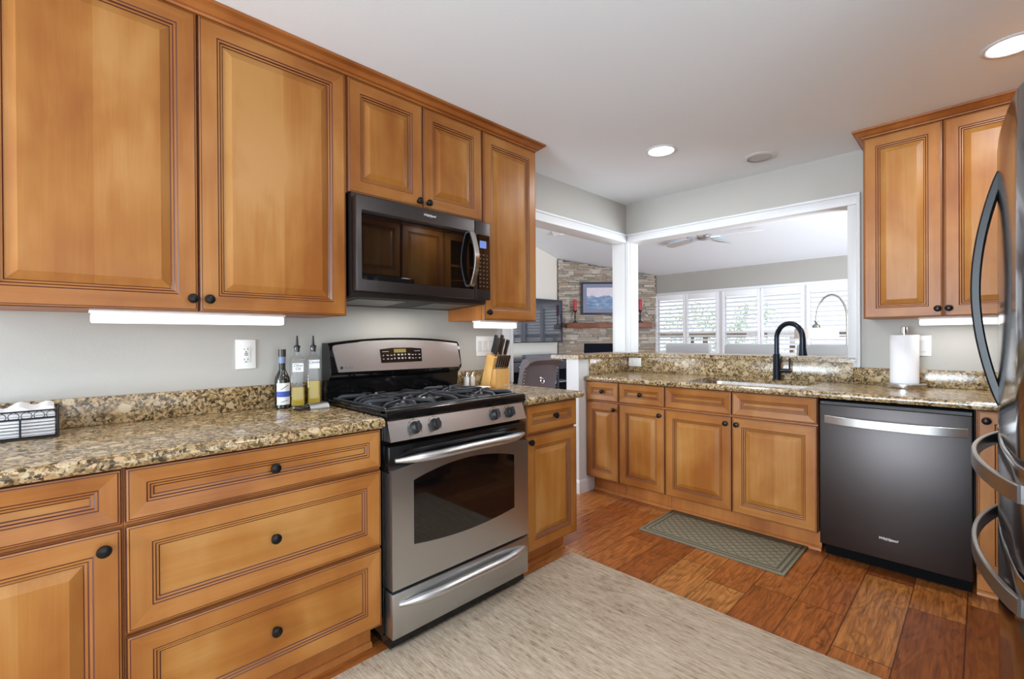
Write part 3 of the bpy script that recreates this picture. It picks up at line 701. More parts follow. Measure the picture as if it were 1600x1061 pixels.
for i in range(9):
    for k in range(3):
        x, z = 1.576+k*.024, 1.492+i*.0205; m.box(x+.004, x+.014, 1.8398, 1.8404, z, z+(.0075 if (i+k) % 2 else .005))
m.make('key_symbols', plain('key_grey', lin(82, 72, 70), .5), r)
P = [(1.517, 1.842, 1.49), (1.517, 1.826, 1.492)]
for i in range(13):
    s = i/12; P.append((1.517, 1.82-.034*math.sin(math.pi*s), 1.50+.255*s))
P += [(1.517, 1.826, 1.763), (1.517, 1.842, 1.765)]
MB().tube(P, 0, sec=(.03, .011), up=(1, 0, 0)).make('handle', stainless_smooth, r)
logo_lt = plain('logo_silver', lin(225, 225, 228), .35, .3)
def script_logo(par, loc, rot, size):
    t = text('logo', 'Whirlpool', size, logo_lt, par, loc, rot, shear=.28)
    m = MB(); P = []
    for i in range(40):
        a = 2*math.pi*i/39*.86-.9; P.append((size*.95*math.cos(a)+size*.1, size*.34*math.sin(a)-size*.08, 0))
    m.tube(P, size*.022, 6); o = m.make('logo_swoosh', logo_lt, par, local=True); o.location = loc; o.rotation_euler = rot
script_logo(r, Vector((1.272, 1.8412, 1.806))-r.location, (R(90), 0, 0), .0165)

# ------------------------------------------------------------------ dishwasher
DX = 2.9925
r = thing('dishwasher', 'black stainless dishwasher under the sink counter, right of the sink cabinet', 'dishwasher', (3.3, .33, 0))
MB().box(3.03, 3.6, .032, .627, .085, .872).make('tub', dark_void, r)
MB().box(3.09, 3.11, .035, .62, .001, .0845).make('toe_panel', dark_void, r)
m = MB(); m.box(DX, 3.0295, .030, .628, .085, .850, b=.005); m.make('door_panel', dark_steel, r)
MB().box(3.004, 3.0295, .032, .626, .8505, .866).make('control_strip', black_plastic, r)
P = []
for i in range(25):
    s = i/24; k = 1-abs(2*s-1)**3; P.append((DX+.003-.05*k, .602-.555*s, .770))
MB().tube(P, 0, sec=(.043, .012), up=(0, 0, 1)).make('handle', gun_steel, r)
script_logo(r, Vector((DX-.0006, .335, .192))-r.location, (R(90), 0, R(-90)), .0185)

# ------------------------------------------------------------------ refrigerator (bow front faces +y)
FX0, FX1 = 1.503, 2.413; FC = (FX0+FX1)/2
fy_ = lambda x: -.0600 + .0270*(1-((x-FC)/.455)**2)
r = thing('refrigerator', 'black stainless four door refrigerator cropped by the right edge', 'refrigerator', (FC, -.5, 0))
MB().box(FX0+.004, FX1-.004, -.93, -.142, .02, 1.765, b=.006).make('body', plain('fridge_side_grey', lin(84, 84, 88), .4, .3), r)
def bow_panel(name, x0, x1, z0, z1, n=16):
    m = MB(); rings = []
    c = .006
    for i in range(n+1):
        x = x0+(x1-x0)*i/n; y = fy_(x)
        if i in (0, n): y -= c
        rings.append([(x, -.14, z0), (x, y-c, z0), (x, y-.0018, z0+.0018), (x, y, z0+c), (x, y, z1-c), (x, y-.0018, z1-.0018), (x, y-c, z1), (x, -.14, z1)])
    m.loft(rings); return m.make(name, dark_steel_v, r, ang=50)
bow_panel('french_door', FX0, FC-.002, .942, 1.778); bow_panel('french_door', FC+.002, FX1, .942, 1.778)
bow_panel('middle_drawer', FX0, FX1, .690, .930); bow_panel('freezer_drawer', FX0, FX1, .07, .678)
MB().box(FX0+.02, FX1-.02, -.9, -.16, .001, .069).make('base_grille', black_plastic, r)
MB().box(FX0+.01, FX1-.01, -.15, -.142, .07, 1.76).make('door_gasket', dark_void, r)
fh = steel('fridge_handle_steel', lin(150, 150, 148), .3, amt=.02); fhb = plain('fridge_handle_black', lin(20, 20, 22), .38, 0, spec=.35)
for x in (FC-.035, FC+.035):
    P = []
    for i in range(29):
        s = i/28; k = math.sin(math.pi*s)**.85 if 0 < s < 1 else 0; P.append((x, fy_(x)-.008+.054*k, 1.026+.661*s))
    MB().tube(P, 0, sec=(.026, .022), up=(1, 0, 0)).make('door_handle', fhb, r)
for z in (.868, .615):
    P = []
    for i in range(33):
        s = i/32; x = 1.527+(2.388-1.527)*s; k = math.sin(math.pi*s)**.75 if 0 < s < 1 else 0; P.append((x, fy_(x)-.003+.053*k, z))
    MB().tube(P, 0, sec=(.042, .012), up=(0, 0, 1)).make('drawer_handle', fh, r)

# ------------------------------------------------------------------ lights in the kitchen
def recessed(x, y, label):
    o = thing('recessed_light', label, 'ceiling light', (x, y, ZC), group='recessed ceiling lights')
    MB().lathe([(.078, 0), (.092, 0), (.094, -.003), (.090, -.006), (.080, -.007), (.076, -.004)], (0, 0, -.0005), 40, cap=False).make('trim_ring', trim_white, o, local=True)
    MB().lathe([(0, -.003), (.077, -.003), (.077, -.001), (0, -.001)], seg=40).make('lens', lamp_lens, o, local=True)
    l = area('recessed_lamp', (0, 0, -.012), (0, 0, 0), .15, .15, CAN_W, (.93, .97, 1), 'DISK'); l.parent = o
recessed(*CAN[0], 'round lit ceiling light nearest the soffit corner and post')
recessed(*CAN[1], 'round lit ceiling light at the right edge above the fridge')
for i, c in enumerate(CAN[2:]): recessed(*c, ['round lit ceiling light above the rug in front of the range', 'round lit ceiling light at the back of the kitchen'][i])  # these two stand out of view, added to brighten the kitchen
o = thing('ceiling_speaker', 'round unlit white ceiling fixture near the sink soffit', 'ceiling fixture', (3.303, 1.022, ZC))
MB().lathe([(.07, -.0005), (.098, -.0005), (.1, -.003), (.094, -.006), (.074, -.007)], seg=36, cap=False).make('trim_ring', trim_white, o, local=True)
MB().lathe([(0, -.002), (.073, -.002), (.073, -.0008), (0, -.0008)], seg=36).make('grille', plain('grille_grey', lin(196, 197, 199), .8), o, local=True)
def undercab(x, y, lx, ly, label, power):
    o = thing('under_cabinet_light', label, 'light', (x, y, ZU), group='under cabinet lights')
    MB().box(-lx/2, lx/2, -ly/2, ly/2, -.010, -.0005, b=.002).make('housing', white_plastic, o, local=True)
    MB().box(-lx/2+.004, lx/2-.004, -ly/2+.004, ly/2-.004, -.042, -.0102, b=.006).make('diffuser', tube_lens, o, local=True)
    l = area('tube_lamp', (0, 0, -.046), (0, 0, 0), lx*.9, ly*.8, power, (1, .98, .96)); l.parent = o
undercab(.37, 2.0, .584, .07, 'long lit fluorescent fixture under the large left wall cabinet', .35)
undercab(1.84, 2.0, .30, .07, 'short lit fixture under the narrow cabinet above the knife block', .6)
undercab(3.48, .07, .07, .36, 'lit fixture under the wall cabinet beside the fridge', .7)

# ------------------------------------------------------------------ wall plates
rocker_m = plain('rocker_white', lin(214, 214, 212), .35)
def plate(name, label, cat, loc, w, h, facing, kind):
    o = thing(name, label, cat, loc, {'-y': 0, '-x': R(-90)}[facing])
    MB().box(-w/2, w/2, -.006, -.0005, -h/2, h/2, b=.002).make('cover_plate', white_plastic, o, local=True)
    if kind == 'gfci':
        MB().box(-.018, .018, -.009, -.006, -.034, .034, b=.002).make('receptacle', white_plastic, o, local=True)
        m = MB()
        for z in (-.022, .022):
            for x in (-.007, .007): m.box(x-.001, x+.001, -.0096, -.0088, z-.004, z+.004)
            m.lathe([(0, 0), (.0025, 0), (.0025, .0008), (0, .0008)], (0, -.0088, z-.011), 10, '-y')
        m.make('slots', dark_void, o, local=True)
        m = MB(); m.box(-.007, .007, -.0102, -.0088, .001, .006); m.box(-.007, .007, -.0102, -.0088, -.006, -.001); m.make('test_buttons', plain('button_grey', lin(150, 150, 150), .5), o, local=True)
    if kind == 'flat':
        MB().box(-.034, .034, -.009, -.006, -.018, .018, b=.002).make('receptacle', white_plastic, o, local=True)
        m = MB()
        for x in (-.02, .02):
            for z in (-.006, .006): m.box(x-.004, x+.004, -.0096, -.0088, z-.001, z+.001)
        m.make('slots', plain('slot_grey', lin(120, 120, 120), .6), o, local=True)
    if kind.startswith('rock'):
        n = int(kind[4:])
        for i in range(n):
            x = (i-(n-1)/2)*.046; m = MB(); m.prism([(-.006, -.033), (-.0105, -.033), (-.0075, .033), (-.006, .033)], 'yz', x-.0165, x+.0165); m.make('rocker', rocker_m, o, local=True)
    return o
plate('outlet', 'white outlet above the left counter, beside the oil bottles', 'outlet', (.585, YW, 1.16), .078, .126, '-y', 'gfci')
plate('light_switch', 'white switch plate above the counter behind the knife block', 'switch', (1.955, YW, 1.172), .15, .125, '-y', 'rock3')
plate('outlet', 'white horizontal outlet set in the tall granite backsplash below the bar', 'outlet', (3.6212, 2.135, 1.005), .122, .075, '-x', 'flat')
plate('light_switch', 'white switch plate on the sink wall behind the paper towel', 'switch', (XW, .265, 1.162), .118, .12, '-x', 'rock2')

# ------------------------------------------------------------------ rugs
rug_m = rug_mat()
m = MB(); m.box(-.45, 2.075, .06, 1.635, .0005, .013, b=.005); tag(m.make('area_rug', rug_m), 'large beige woven rug on the floor in front of the range', 'rug')
m = MB(); m.box(-.228, .228, -.413, .413, .0005, .010, b=.004); o = m.make('kitchen_mat', mat_mat()); o.location = (2.859, 1.118, 0); tag(o, 'grey green textured mat on the floor before the sink cabinets', 'mat')

# ------------------------------------------------------------------ things on the left counter
wire = plain('black_wire', lin(22, 22, 24), .4, .4)
bx0, bx1, by0, by1 = -.24, .005, 2.045, 2.19
r = thing('wire_basket', 'black wire basket with a scrolled band holding white paper towels', 'basket', ((bx0+bx1)/2, (by0+by1)/2, ZK))
m = MB()
for z, rad in ((.925, .004), (.985, .0025), (1.008, .0025)):
    m.tube([(bx0, by0, z), (bx1, by0, z), (bx1, by1, z), (bx0, by1, z), (bx0, by0, z)], rad, 6)
for x, y in ((bx0, by0), (bx1, by0), (bx1, by1), (bx0, by1)): m.tube([(x, y, .922), (x, y, 1.012)], .0032, 6)
for k in range(1, 3):
    x = bx0+(bx1-bx0)*k/3 ; m.tube([(x, by0, .925), (x, by0, .985)], .0025, 6)
for k in range(1, 6): m.tube([(bx0, by0, .925+.0095*k), (bx1, by0, .925+.0095*k)], .0008, 4)
for k in range(7): x = bx0+.01+k*.0375; m.tube([(x, by0, .925), (x, by1, .925)], .0015, 5)
m.make('frame', wire, r)
m = MB()
for k in range(9):
    cx = bx0+.014+k*.0272; P = []
    for i in range(17):
        a = 2*math.pi*i/16; P.append((cx+.0118*math.sin(a), by0-.001, .9965+.0105*math.cos(a)-.003*abs(math.sin(a))))
    m.tube(P, .001, 5)
m.make('scroll_band', wire, r)
pw = plain('paper_white', lin(244, 244, 246), .9, bump=.1, bscale=500)
m = MB()
for k in range(7):
    z0 = .929+k*.0105; m.box(bx0+.006, bx1-.006, by0+.006, by1-.006, z0, z0+.0095, b=.003)
rings = []
for i in range(25):
    x = bx0+.008+(bx1-bx0-.016)*i/24; z = 1.012+.007*math.sin(i*.9)+.004*math.sin(i*.37+1)
    rings.append([(x, by0+.008, 1.003), (x, by0+.01, z), (x, by1-.01, z+.006), (x, by1-.008, 1.003)])
m.loft(rings)
tag(m.make('napkin_stack', pw), 'stack of folded white paper napkins in the wire basket', 'napkins')
# dark bottle
r = thing('oil_bottle', 'dark glass bottle with blue and white label, leftmost of the bottles', 'bottle', (.709, 2.155, ZK))
MB().lathe([(0, .0005), (.028, .0005), (.031, .004), (.031, .12), (.029, .135), (.02, .155), (.0135, .17), (.0125, .225), (0, .225)], seg=28).make('glass_body', plain('bottle_dark', lin(36, 34, 26), .08, spec=.7), r, local=True)
MB().lathe([(0, .226), (.0155, .226), (.0155, .258), (0, .258)], seg=24).make('cap', plain('cap_dark', lin(52, 44, 38), .4), r, local=True)
MB().lathe([(.0128, .198), (.0143, .198), (.0143, .2255), (.0128, .2255)], seg=24, cap=False).make('neck_band', plain('band_blue_grey', lin(110, 122, 150), .5), r, local=True)
def wrap(mat, z0, z1, rad, a0, a1, name, par, n=12):
    m = MB(); rings = []
    for i in range(n+1):
        a = R(a0+(a1-a0)*i/n); rings.append([((rad+d)*math.cos(a), (rad+d)*math.sin(a), z) for d, z in ((0, z0), (.0008, z0), (.0008, z1), (0, z1))])
    m.loft(rings); return m.make(name, mat, par, local=True)
lw = plain('label_white', lin(226, 228, 230), .6)
wrap(lw, .018, .112, .0311, -150, -40, 'label', r); wrap(plain('label_blue', lin(60, 82, 160), .6), .052, .076, .0319, -150, -40, 'label_band', r)
m = MB()
for (z, zz, h) in ((.082, .10, .004), (.028, .036, .003)):
    rings = []
    for i in range(7):
        a = R(-120+i*9); rr = .0324; rings.append([(rr*math.cos(a), rr*math.sin(a), z+(zz-z)*i/6), ((rr-.0006)*math.cos(a), (rr-.0006)*math.sin(a), z+(zz-z)*i/6), ((rr-.0006)*math.cos(a), (rr-.0006)*math.sin(a), z+(zz-z)*i/6+h), (rr*math.cos(a), rr*math.sin(a), z+(zz-z)*i/6+h)])
    m.loft(rings)
m.make('label_mark', plain('olive_green', lin(120, 130, 96), .6), r, local=True)
def clear_bottle(x, y, oil_top, words, lz, label):
    r = thing('oil_bottle', label, 'bottle', (x, y, ZK), R(-14), group='clear oil cruets')
    w = .03
    def sq(h, z, rad): return [(a, b, z) for a, b in rrect(-h, h, -h, h, rad, 4)]
    ext = [sq(w-.003, .0005, .008), sq(w, .004, .01), sq(w, .208, .01), sq(w-.003, .219, .012), sq(.017, .228, .0155), sq(.0135, .234, .0132), sq(.0135, .258, .0132), sq(.0155, .259, .0152), sq(.0155, .265, .0152)]
    inn = [sq(.012, .265, .0118), sq(.0115, .225, .0112), sq(.014, .217, .0135), sq(w-.006, .201, .01), sq(w-.0025, .19, .008), sq(w-.0025, .008, .007)]
    MB().loft(ext).make('glass_body', clear_glass, r, local=True)
    MB().loft([sq(w-.0032, .0085, .007), sq(w-.0032, oil_top, .007)]).make('oil', oil_m, r, local=True)
    m = MB(); m.lathe([(0, .245), (.0105, .245), (.0112, .265), (.0135, .266), (.0135, .272), (.006, .276), (.0045, .30), (.0032, .318), (0, .318)], seg=16); m.make('pourer', black_plastic, r, local=True)
    MB().box(-.022, .022, -w-.0012, -w-.0003, lz-.02, lz+.018).make('label', lw, r, local=True)
    for i, wd in enumerate(words): text('handwriting', wd, .017, plain('ink', lin(50, 50, 60), .6) if 'ink' not in bpy.data.materials else bpy.data.materials['ink'], r, (0, -w-.0014, lz+.008-i*.015), (R(90), 0, 0), shear=.1)
    return r
clear_bottle(.771, 2.15, .088, ['Olive', 'Oil'], .178, 'clear glass oil bottle between the dark bottle and the fuller clear bottle')
clear_bottle(.842, 2.15, .112, ['Canola'], .19, 'fuller clear glass oil bottle nearest the range backguard')
r = thing('spoon_rest', 'stainless spoon rest on the counter in front of the oil bottles', 'spoon rest', (.768, 2.02, ZK), R(4))
m = MB(); rings = []
for x in (-.002, .082):
    rings.append([(x, .027*math.cos(R(180*i/14)), .027*math.sin(R(180*i/14))+.001) for i in range(15)] + [(x, .025*math.cos(R(180*i/14)), .025*math.sin(R(180*i/14))+.001) for i in range(14, -1, -1)])
m.loft(rings); m.make('holder', stainless_satin, r, local=True)
m = MB(); ol = []
for s, d in ((0, 0), (.3, .004), (.75, .010), (1, .0125)): ol.append([(-.036+.038*s*math.cos(2*math.pi*i/24),   .027*s*math.sin(2*math.pi*i/24), .001+d*1.2*s*s) for i in range(24)] if s else None)
ol = [q for q in ol if q]; rev = [[(x, y, z+.0015) for x, y, z in q] for q in ol[::-1]]
m.loft(ol+rev); m.make('bowl', steel('grey_steel', lin(120, 122, 122), .3), r, local=True)
# ------------------------------------------------------------------ right counter
r = thing('knife_block', 'light wood knife block on the short counter', 'knife block', (1.94, 2.12, ZK))
m = MB(); m.prism([(2.195, ZK+.0005), (2.122, 1.128), (2.062, 1.105), (2.105, ZK+.0005)], 'yz', 1.882, 2.0); m.make('tall_block', wood_block, r, smooth=False)
m = MB(); m.prism([(2.104, ZK+.0005), (2.071, 1.035), (2.052, 1.035), (2.052, ZK+.0005)], 'yz', 1.884, 1.998); m.make('low_block', wood_block, r, smooth=False)
kd = Vector((0, -.33, .944))
def knife(base, L, w, t, label, group, name):
    o = thing(name, label, 'knife', base, group=group)
    n = Vector((0, .944, .33))
    m = MB(); pts = [kd*(L*s) for s in (.12, .2, .5, .85, 1)]
    wd = [w*.8, w, w*.85, w, w*.75]
    m.loft([[p+n*(a*q/2)+Vector((b*t/2, 0, 0)) for a, b in ((-1, -1), (1, -1), (1, 1), (-1, 1))] for p, q in zip(pts, wd)]); h = m.make('handle', black_plastic, o, local=True)
    m = MB(); pts = [kd*(L*s) for s in (-.35, .12)]
    m.loft([[p+n*(a*w*.42)+Vector((b*t*.3, 0, 0)) for a, b in ((-1, -1), (1, -1), (1, 1), (-1, 1))] for p in pts]); m.make('blade', chrome, o, local=True)
    m = MB(); pts = [kd*(L*q) for q in (.1, .2, .5, .85, 1.005)]
    m.loft([[p+n*(a*q*.53)+Vector((b*t*.16, 0, 0)) for a, b in ((-1, -1), (1, -1), (1, 1), (-1, 1))] for p, q in zip(pts, wd)]); m.make('tang', chrome, o, local=True)
KN = ['leftmost of the two rear knives in the wooden block', 'rear right knife in the wooden block', 'front left knife of the tall row in the wooden block', 'front middle knife of the tall row in the wooden block', 'front right knife of the tall row in the wooden block']
for i, (x, y, z, L) in enumerate(((1.905, 2.105, 1.122, .125), (1.955, 2.105, 1.122, .125), (1.9, 2.078, 1.112, .118), (1.942, 2.078, 1.112, .115), (1.983, 2.078, 1.112, .105))):
    knife((x, y, z), L, .022, .013, KN[i]+', black riveted handle', 'knives in the tall block', 'kitchen_knife')
for i in range(6): knife((1.897+i*.0176, 2.061, 1.036), .085, .016, .0085, 'steak knife with black handle, one of six in the low front block', 'steak knives in the low block', 'steak_knife')
def shaker(x, y, fill, label):
    r = thing('spice_shaker', label, 'shaker', (x, y, ZK))
    MB().lathe([(0, .0005), (.0155, .0005), (.0165, .004), (.0165, .06), (.013, .072), (0, .072)], seg=20).make('glass_body', plain('shaker_glass', lin(214, 212, 206), .1, spec=.6) if fill is None else fill, r, local=True)
    MB().lathe([(0, .0725), (.0145, .0725), (.0145, .088), (.011, .093), (0, .094)], seg=20).make('cap', chrome, r, local=True)
shaker(1.762, 2.178, plain('shaker_salt', lin(232, 230, 226), .15), 'small glass salt shaker with metal cap beside the range')
shaker(1.803, 2.17, plain('shaker_pepper', lin(196, 186, 176), .2), 'small glass shaker with metal cap touching the knife block side')
m = MB(); m.lathe([(0, .0005), (.03, .0005), (.034, .004), (.052, .012), (.054, .0145), (.05, .0145), (.03, .007), (0, .006)], (1.79, 2.07, ZK), 28); tag(m.make('saucer', white_plastic), 'small white saucer in front of the shakers', 'saucer')
m = MB(); m.lathe([(0, .0005), (.016, .0005), (.018, .003), (.028, .018), (.031, .032), (.029, .032), (.026, .019), (.014, .006), (0, .005)], (1.925, 1.985, ZK), 24); tag(m.make('glass_bowl', clear_glass), 'small clear glass bowl in front of the knife block', 'bowl')
# ------------------------------------------------------------------ paper towel by the sink
r = thing('paper_towel_holder', 'brushed steel paper towel stand on the sink counter', 'paper towel holder', (3.5, .315, ZK))
MB().lathe([(0, .0005), (.097, .0005), (.098, .003), (.098, .024), (.094, .027), (0, .027)], seg=40).make('base', stainless_smooth, r, local=True)
m = MB(); m.lathe([(0, .0275), (.008, .0275), (.008, .315), (.018, .316), (.018, .35), (.016, .352), (0, .352)], seg=20); m.make('post', stainless_smooth, r, local=True)
m = MB(); m.lathe([(.02, .028), (.066, .028), (.066, .305), (.02, .305), (.02, .028)], (3.5, .315, ZK), 36, cap=False); tag(m.make('paper_towel_roll', pw), 'white paper towel roll standing on the steel holder', 'paper towel')

# ------------------------------------------------------------------ great room
# shutters in three windows, two panels each
louv = plain('shutter_white', lin(232, 232, 236), .4)
spans = [(4.386, 3.875), (3.777, 3.279), (3.129, 2.606), (2.506, 1.978), (1.853, 1.33), (1.23, .75)]
names = ['white louvred shutter beside the stone fireplace, leftmost', 'white louvred shutter second from the stone fireplace', 'white louvred shutter third from the fireplace, above the middle stool gap', 'white louvred shutter left of the arc lamp, behind the faucet', 'white louvred shutter directly behind the arc lamp', 'white louvred shutter hidden behind the right opening casing']
for i, (a, b) in enumerate(spans):
    r = thing('window_shutter', names[i], 'shutter', (8.27, (a+b)/2, 1.37), group='plantation shutters')
    m = MB(); m.box(8.255, 8.285, a, a+.045, .74, 2.01, b=.003); m.box(8.255, 8.285, b-.045, b, .74, 2.01, b=.003); m.box(8.255, 8.285, b, a, 1.91, 2.01, b=.003); m.box(8.255, 8.285, b, a, .74, .84, b=.003); m.make('frame', louv, r)
    m = MB()
    for k in range(15):
        z = .877+k*.0715; c, s = math.cos(R(22)), math.sin(R(22))
        q = [(-.032, -.002), (-.028, -.005), (.028, -.005), (.032, -.002), (.032, .002), (.028, .005), (-.028, .005), (-.032, .002)]
        m.prism([(8.27+x*c+y*s, z+x*s*1-y*c*0+y*c) for x, y in q], 'xz', b+.001, a-.001)
    m.make('louvers', louv, r)
for i, (a, b) in enumerate(((4.43, 3.23), (3.175, 1.932), (1.90, .70))):
    m = MB(); x0, x1 = 8.33, 8.37
    for y in (a-.04, b, (a+b)/2-.02): m.box(x0, x1, y, y+.04, .72, 2.03)
    m.box(x0, x1, b, a, 1.99, 2.03); m.box(x0, x1, b, a, .72, .76); m.box(x0, x1, b, a, 1.28, 1.32)
    f = struct('window_%d' % (i+1), m, trim_white)
    MB().box(8.348, 8.352, b+.04, a-.04, .76, 1.99).make('pane', pane_m, f, local=True)
m = MB(); m.box(8.288, 8.299, .66, 4.44, 2.012, 2.06, b=.003); m.box(8.24, 8.299, .66, 4.44, .70, .738, b=.003)
for y in (3.205, 1.916): m.box(8.288, 8.32, y-.03, y+.03, .74, 2.012)
struct('trim_3', m, trim_white)
# outside
m = MB(); m.box(12, 12.08, -3, 9, 1.20, 1.36)
for k in range(7): m.box(12, 12.08, -3+k*2, -2.9+k*2, -.149, 1.2)
tag(m.make('garden_fence', plain('fence_brown', lin(128, 104, 84), .8)), 'brown wooden garden railing seen through the shutters', 'fence')
leaf = plain('leaf_green', lin(206, 224, 186), .6, var=.2)
def shrub(x, y, h, rad, label):
    m = MB(); rnd = random.Random(int(x*100+y*10))
    for i in range(1300):
        d = Vector((rnd.gauss(0, 1), rnd.gauss(0, 1), rnd.gauss(0, 1))).normalized()*rad*(.55+.45*rnd.random()); c = Vector((x, y, h-rad))+Vector((d.x, d.y, d.z*1.2))
        a = Vector((rnd.gauss(0, 1), rnd.gauss(0, 1), rnd.gauss(0, 1))).normalized(); b = a.orthogonal().normalized(); s = .03+.035*rnd.random()
        m.poly([c-a*s, c+b*s*.5, c+a*s, c-b*s*.5])
    r = thing('garden_shrub', label, 'shrub', (x, y, -.15), group='shrubs outside the windows'); m.make('foliage', leaf, r, smooth=False, recalc=False)
    MB().tube([(x, y, -.149), (x, y, h-rad)], .05, 8).make('stem', plain('bark', lin(90, 72, 56), .9) if 'bark' not in bpy.data.materials else bpy.data.materials['bark'], r)
shrub(13.4, 6.0, 2.2, .9, 'green shrub outside, behind the second shutter from the fireplace'); shrub(13.6, 4.3, 2.1, .8, 'green shrub outside, behind the third shutter from the fireplace')
# corner fireplace, faces the kitchen; local x along the wall, local -y outward
ang = math.atan2(4.42-5.785, 8.3-6.935)
r = thing('stone_fireplace', 'corner fireplace of stacked grey brown ledger stone', 'fireplace', (6.935, 5.785, 0), ang)
Lf = math.hypot(8.3-6.935, 5.785-4.42)
topz = lambda u: zc(6.935+u*math.cos(ang))
stone = []
for i, c in enumerate(((172, 160, 146), (184, 174, 160), (158, 146, 132), (194, 186, 174), (172, 152, 134), (150, 142, 134))):
    stone.append(plain('ledger_stone_%d' % i, lin(*c), .9, bump=.4, bscale=60, var=.2))
m = MB(); z = 0; rs = random.Random(4)
fb0, fb1, fbz = .52, 1.42, 1.10
while z < 2.76:
    h = rs.choice((.025, .035, .045, .03, .055)); u = -rs.random()*.2
    while u < Lf:
        l = rs.uniform(.07, .28); a, b = max(u, .022), min(u+l, Lf-.022); u += l
        if b-a < .03: continue
        zt = min(z+h, topz(b)-.004)
        if zt <= z+.01: continue
        if z < fbz and b > fb0 and a < fb1:
            if a < fb0: b = fb0
            elif b > fb1: a = fb1
            else: continue
            if b-a < .02: continue
        d = rs.uniform(.012, .05)
        m.box(a+.002, b-.002, -d, .004, z+.002, zt-.002, rs.randrange(6))
    z += h
m.make('stone_facing', stone, r, local=True, smooth=False)
m = MB(); m.prism([(.012, .001), (Lf-.012, .001), (Lf-.012, topz(Lf)-.01), (.012, topz(0)-.01)], 'xz', -.008, .003); m.make('mortar_backing', plain('mortar', lin(92, 84, 78), .9), r, local=True, smooth=False)
m = MB(); m.box(fb0, fb1, -.012, -.009, .3, fbz); m.make('firebox', plain('firebox_black', lin(14, 18, 30), .7, spec=.1), r, local=True)
MB().box(.17, 1.78, -.20, -.052, 1.40, 1.50, b=.008).make('mantel', wood('mantel_wood', 'x', lin(142, 88, 62), lin(124, 74, 52), lin(104, 60, 42)), r, local=True)
def on_fp(u, out, z):
    c, s = math.cos(ang), math.sin(ang); return (6.935+u*c+out*s, 5.785+u*s-out*c, z)
o = thing('framed_picture', 'blue framed painting hung above the mantel, half hidden by the post', 'picture', on_fp(.98, .055, 1.97), ang)
pw_, ph_ = .52, .31
m = MB(); m.box(-pw_, pw_, -.03, -.0, -ph_, ph_, b=.006); m.make('frame', plain('frame_navy', lin(44, 44, 60), .4), o, local=True)
m = MB(); m.box(-pw_+.035, pw_-.035, -.033, -.0305, -ph_+.035, ph_-.035); m.make('mat_board', plain('mat_blue_grey', lin(120, 126, 150), .6), o, local=True)
def painting():
    t = NT('blue_seascape'); tc = t.add('ShaderNodeTexCoord'); sp = t.add('ShaderNodeSeparateXYZ'); t.link(tc.outputs['Object'], sp.inputs[0])
    n = t.noise(t.coords((9, 9, 9), False), 1.4, 4, .7, .6); n2 = t.noise(t.coords((5, 5, 22), False), 1.4, 4, .7)
    sky = t.ramp(n.outputs[0], [(.3, lin(196, 190, 206)), (.7, lin(214, 206, 214))])
    sea = t.ramp(n2.outputs[0], [(.3, lin(70, 96, 136)), (.55, lin(122, 150, 182)), (.75, lin(190, 200, 210))])
    h = t.math('GREATER_THAN', t.math('MULTIPLY_ADD', n.outputs[0], .16, sp.outputs[2]), .12)
    t.set(Base_Color=t.mix(h, sea, sky), Roughness=.5); return t.m
m = MB(); m.box(-pw_+.105, pw_-.105, -.035, -.0335, -ph_+.105, ph_-.105); m.make('painting', painting(), o, local=True)
red = plain('red_candle', lin(178, 56, 66), .5)
for u, lab in ((.335, 'left'), (1.575, 'right')):
    o = thing('candlestick', 'dark candlestick on the %s end of the mantel' % lab, 'candlestick', on_fp(u, .13, 1.5005))
    MB().lathe([(0, 0), (.05, 0), (.05, .012), (.02, .03), (.012, .06), (.018, .12), (.01, .16), (.016, .2), (.04, .225), (.042, .235), (0, .235)], seg=20).make('stem', plain('candlestick_dark', lin(44, 36, 36), .5) if 'candlestick_dark' not in bpy.data.materials else bpy.data.materials['candlestick_dark'], o, local=True)
    m = MB(); m.lathe([(0, 0), (.033, 0), (.033, .2), (.028, .21), (0, .205)], on_fp(u, .13, 1.736), 20); c = m.make('candle', red); tag(c, 'red pillar candle on the %s candlestick' % lab, 'candle')
m = MB(); m.lathe([(0, 0), (.04, 0), (.045, .01), (.02, .04), (.05, .1), (.055, .16), (.025, .23), (.012, .26), (.02, .28), (.006, .30), (0, .30)], on_fp(1.69, .12, 1.5005), 20); tag(m.make('glass_decanter', clear_glass), 'clear glass ornament beside the right candlestick', 'ornament')
# television, console, soundbar
r = thing('television', 'large flat television on the wall left of the fireplace', 'television', (6.16, 5.7, 1.53))
m = MB(); m.box(5.43, 6.88, 5.60, 5.64, 1.135, 1.925, b=.006); m.make('casing', black_plastic, r)
MB().box(5.442, 6.868, 5.5975, 5.5995, 1.152, 1.913).make('screen', plain('tv_screen', lin(40, 44, 58), .06, spec=1.0, coat=1), r)
MB().box(6.0, 6.3, 5.6405, 5.779, 1.4, 1.65).make('wall_bracket', black_plastic, r)
slate = plain('slate_furniture', lin(58, 60, 70), .35); slate_d = plain('slate_inside', lin(26, 26, 30), .5)
r = thing('media_console', 'dark grey media console with shelves below the television', 'console', (6.0, 5.5, 0))
m = MB(); m.box(5.05, 6.86, 5.28, 5.76, .83, .872, b=.004); m.make('top', slate, r)
m = MB()
for x in (5.07, 5.62, 6.36, 6.80): m.box(x, x+.045, 5.30, 5.75, .06, .829)
m.box(5.07, 6.845, 5.30, 5.75, .04, .0595); m.make('frame', slate, r)
MB().box(5.116, 6.799, 5.735, 5.75, .06, .829).make('back_panel', slate_d, r)
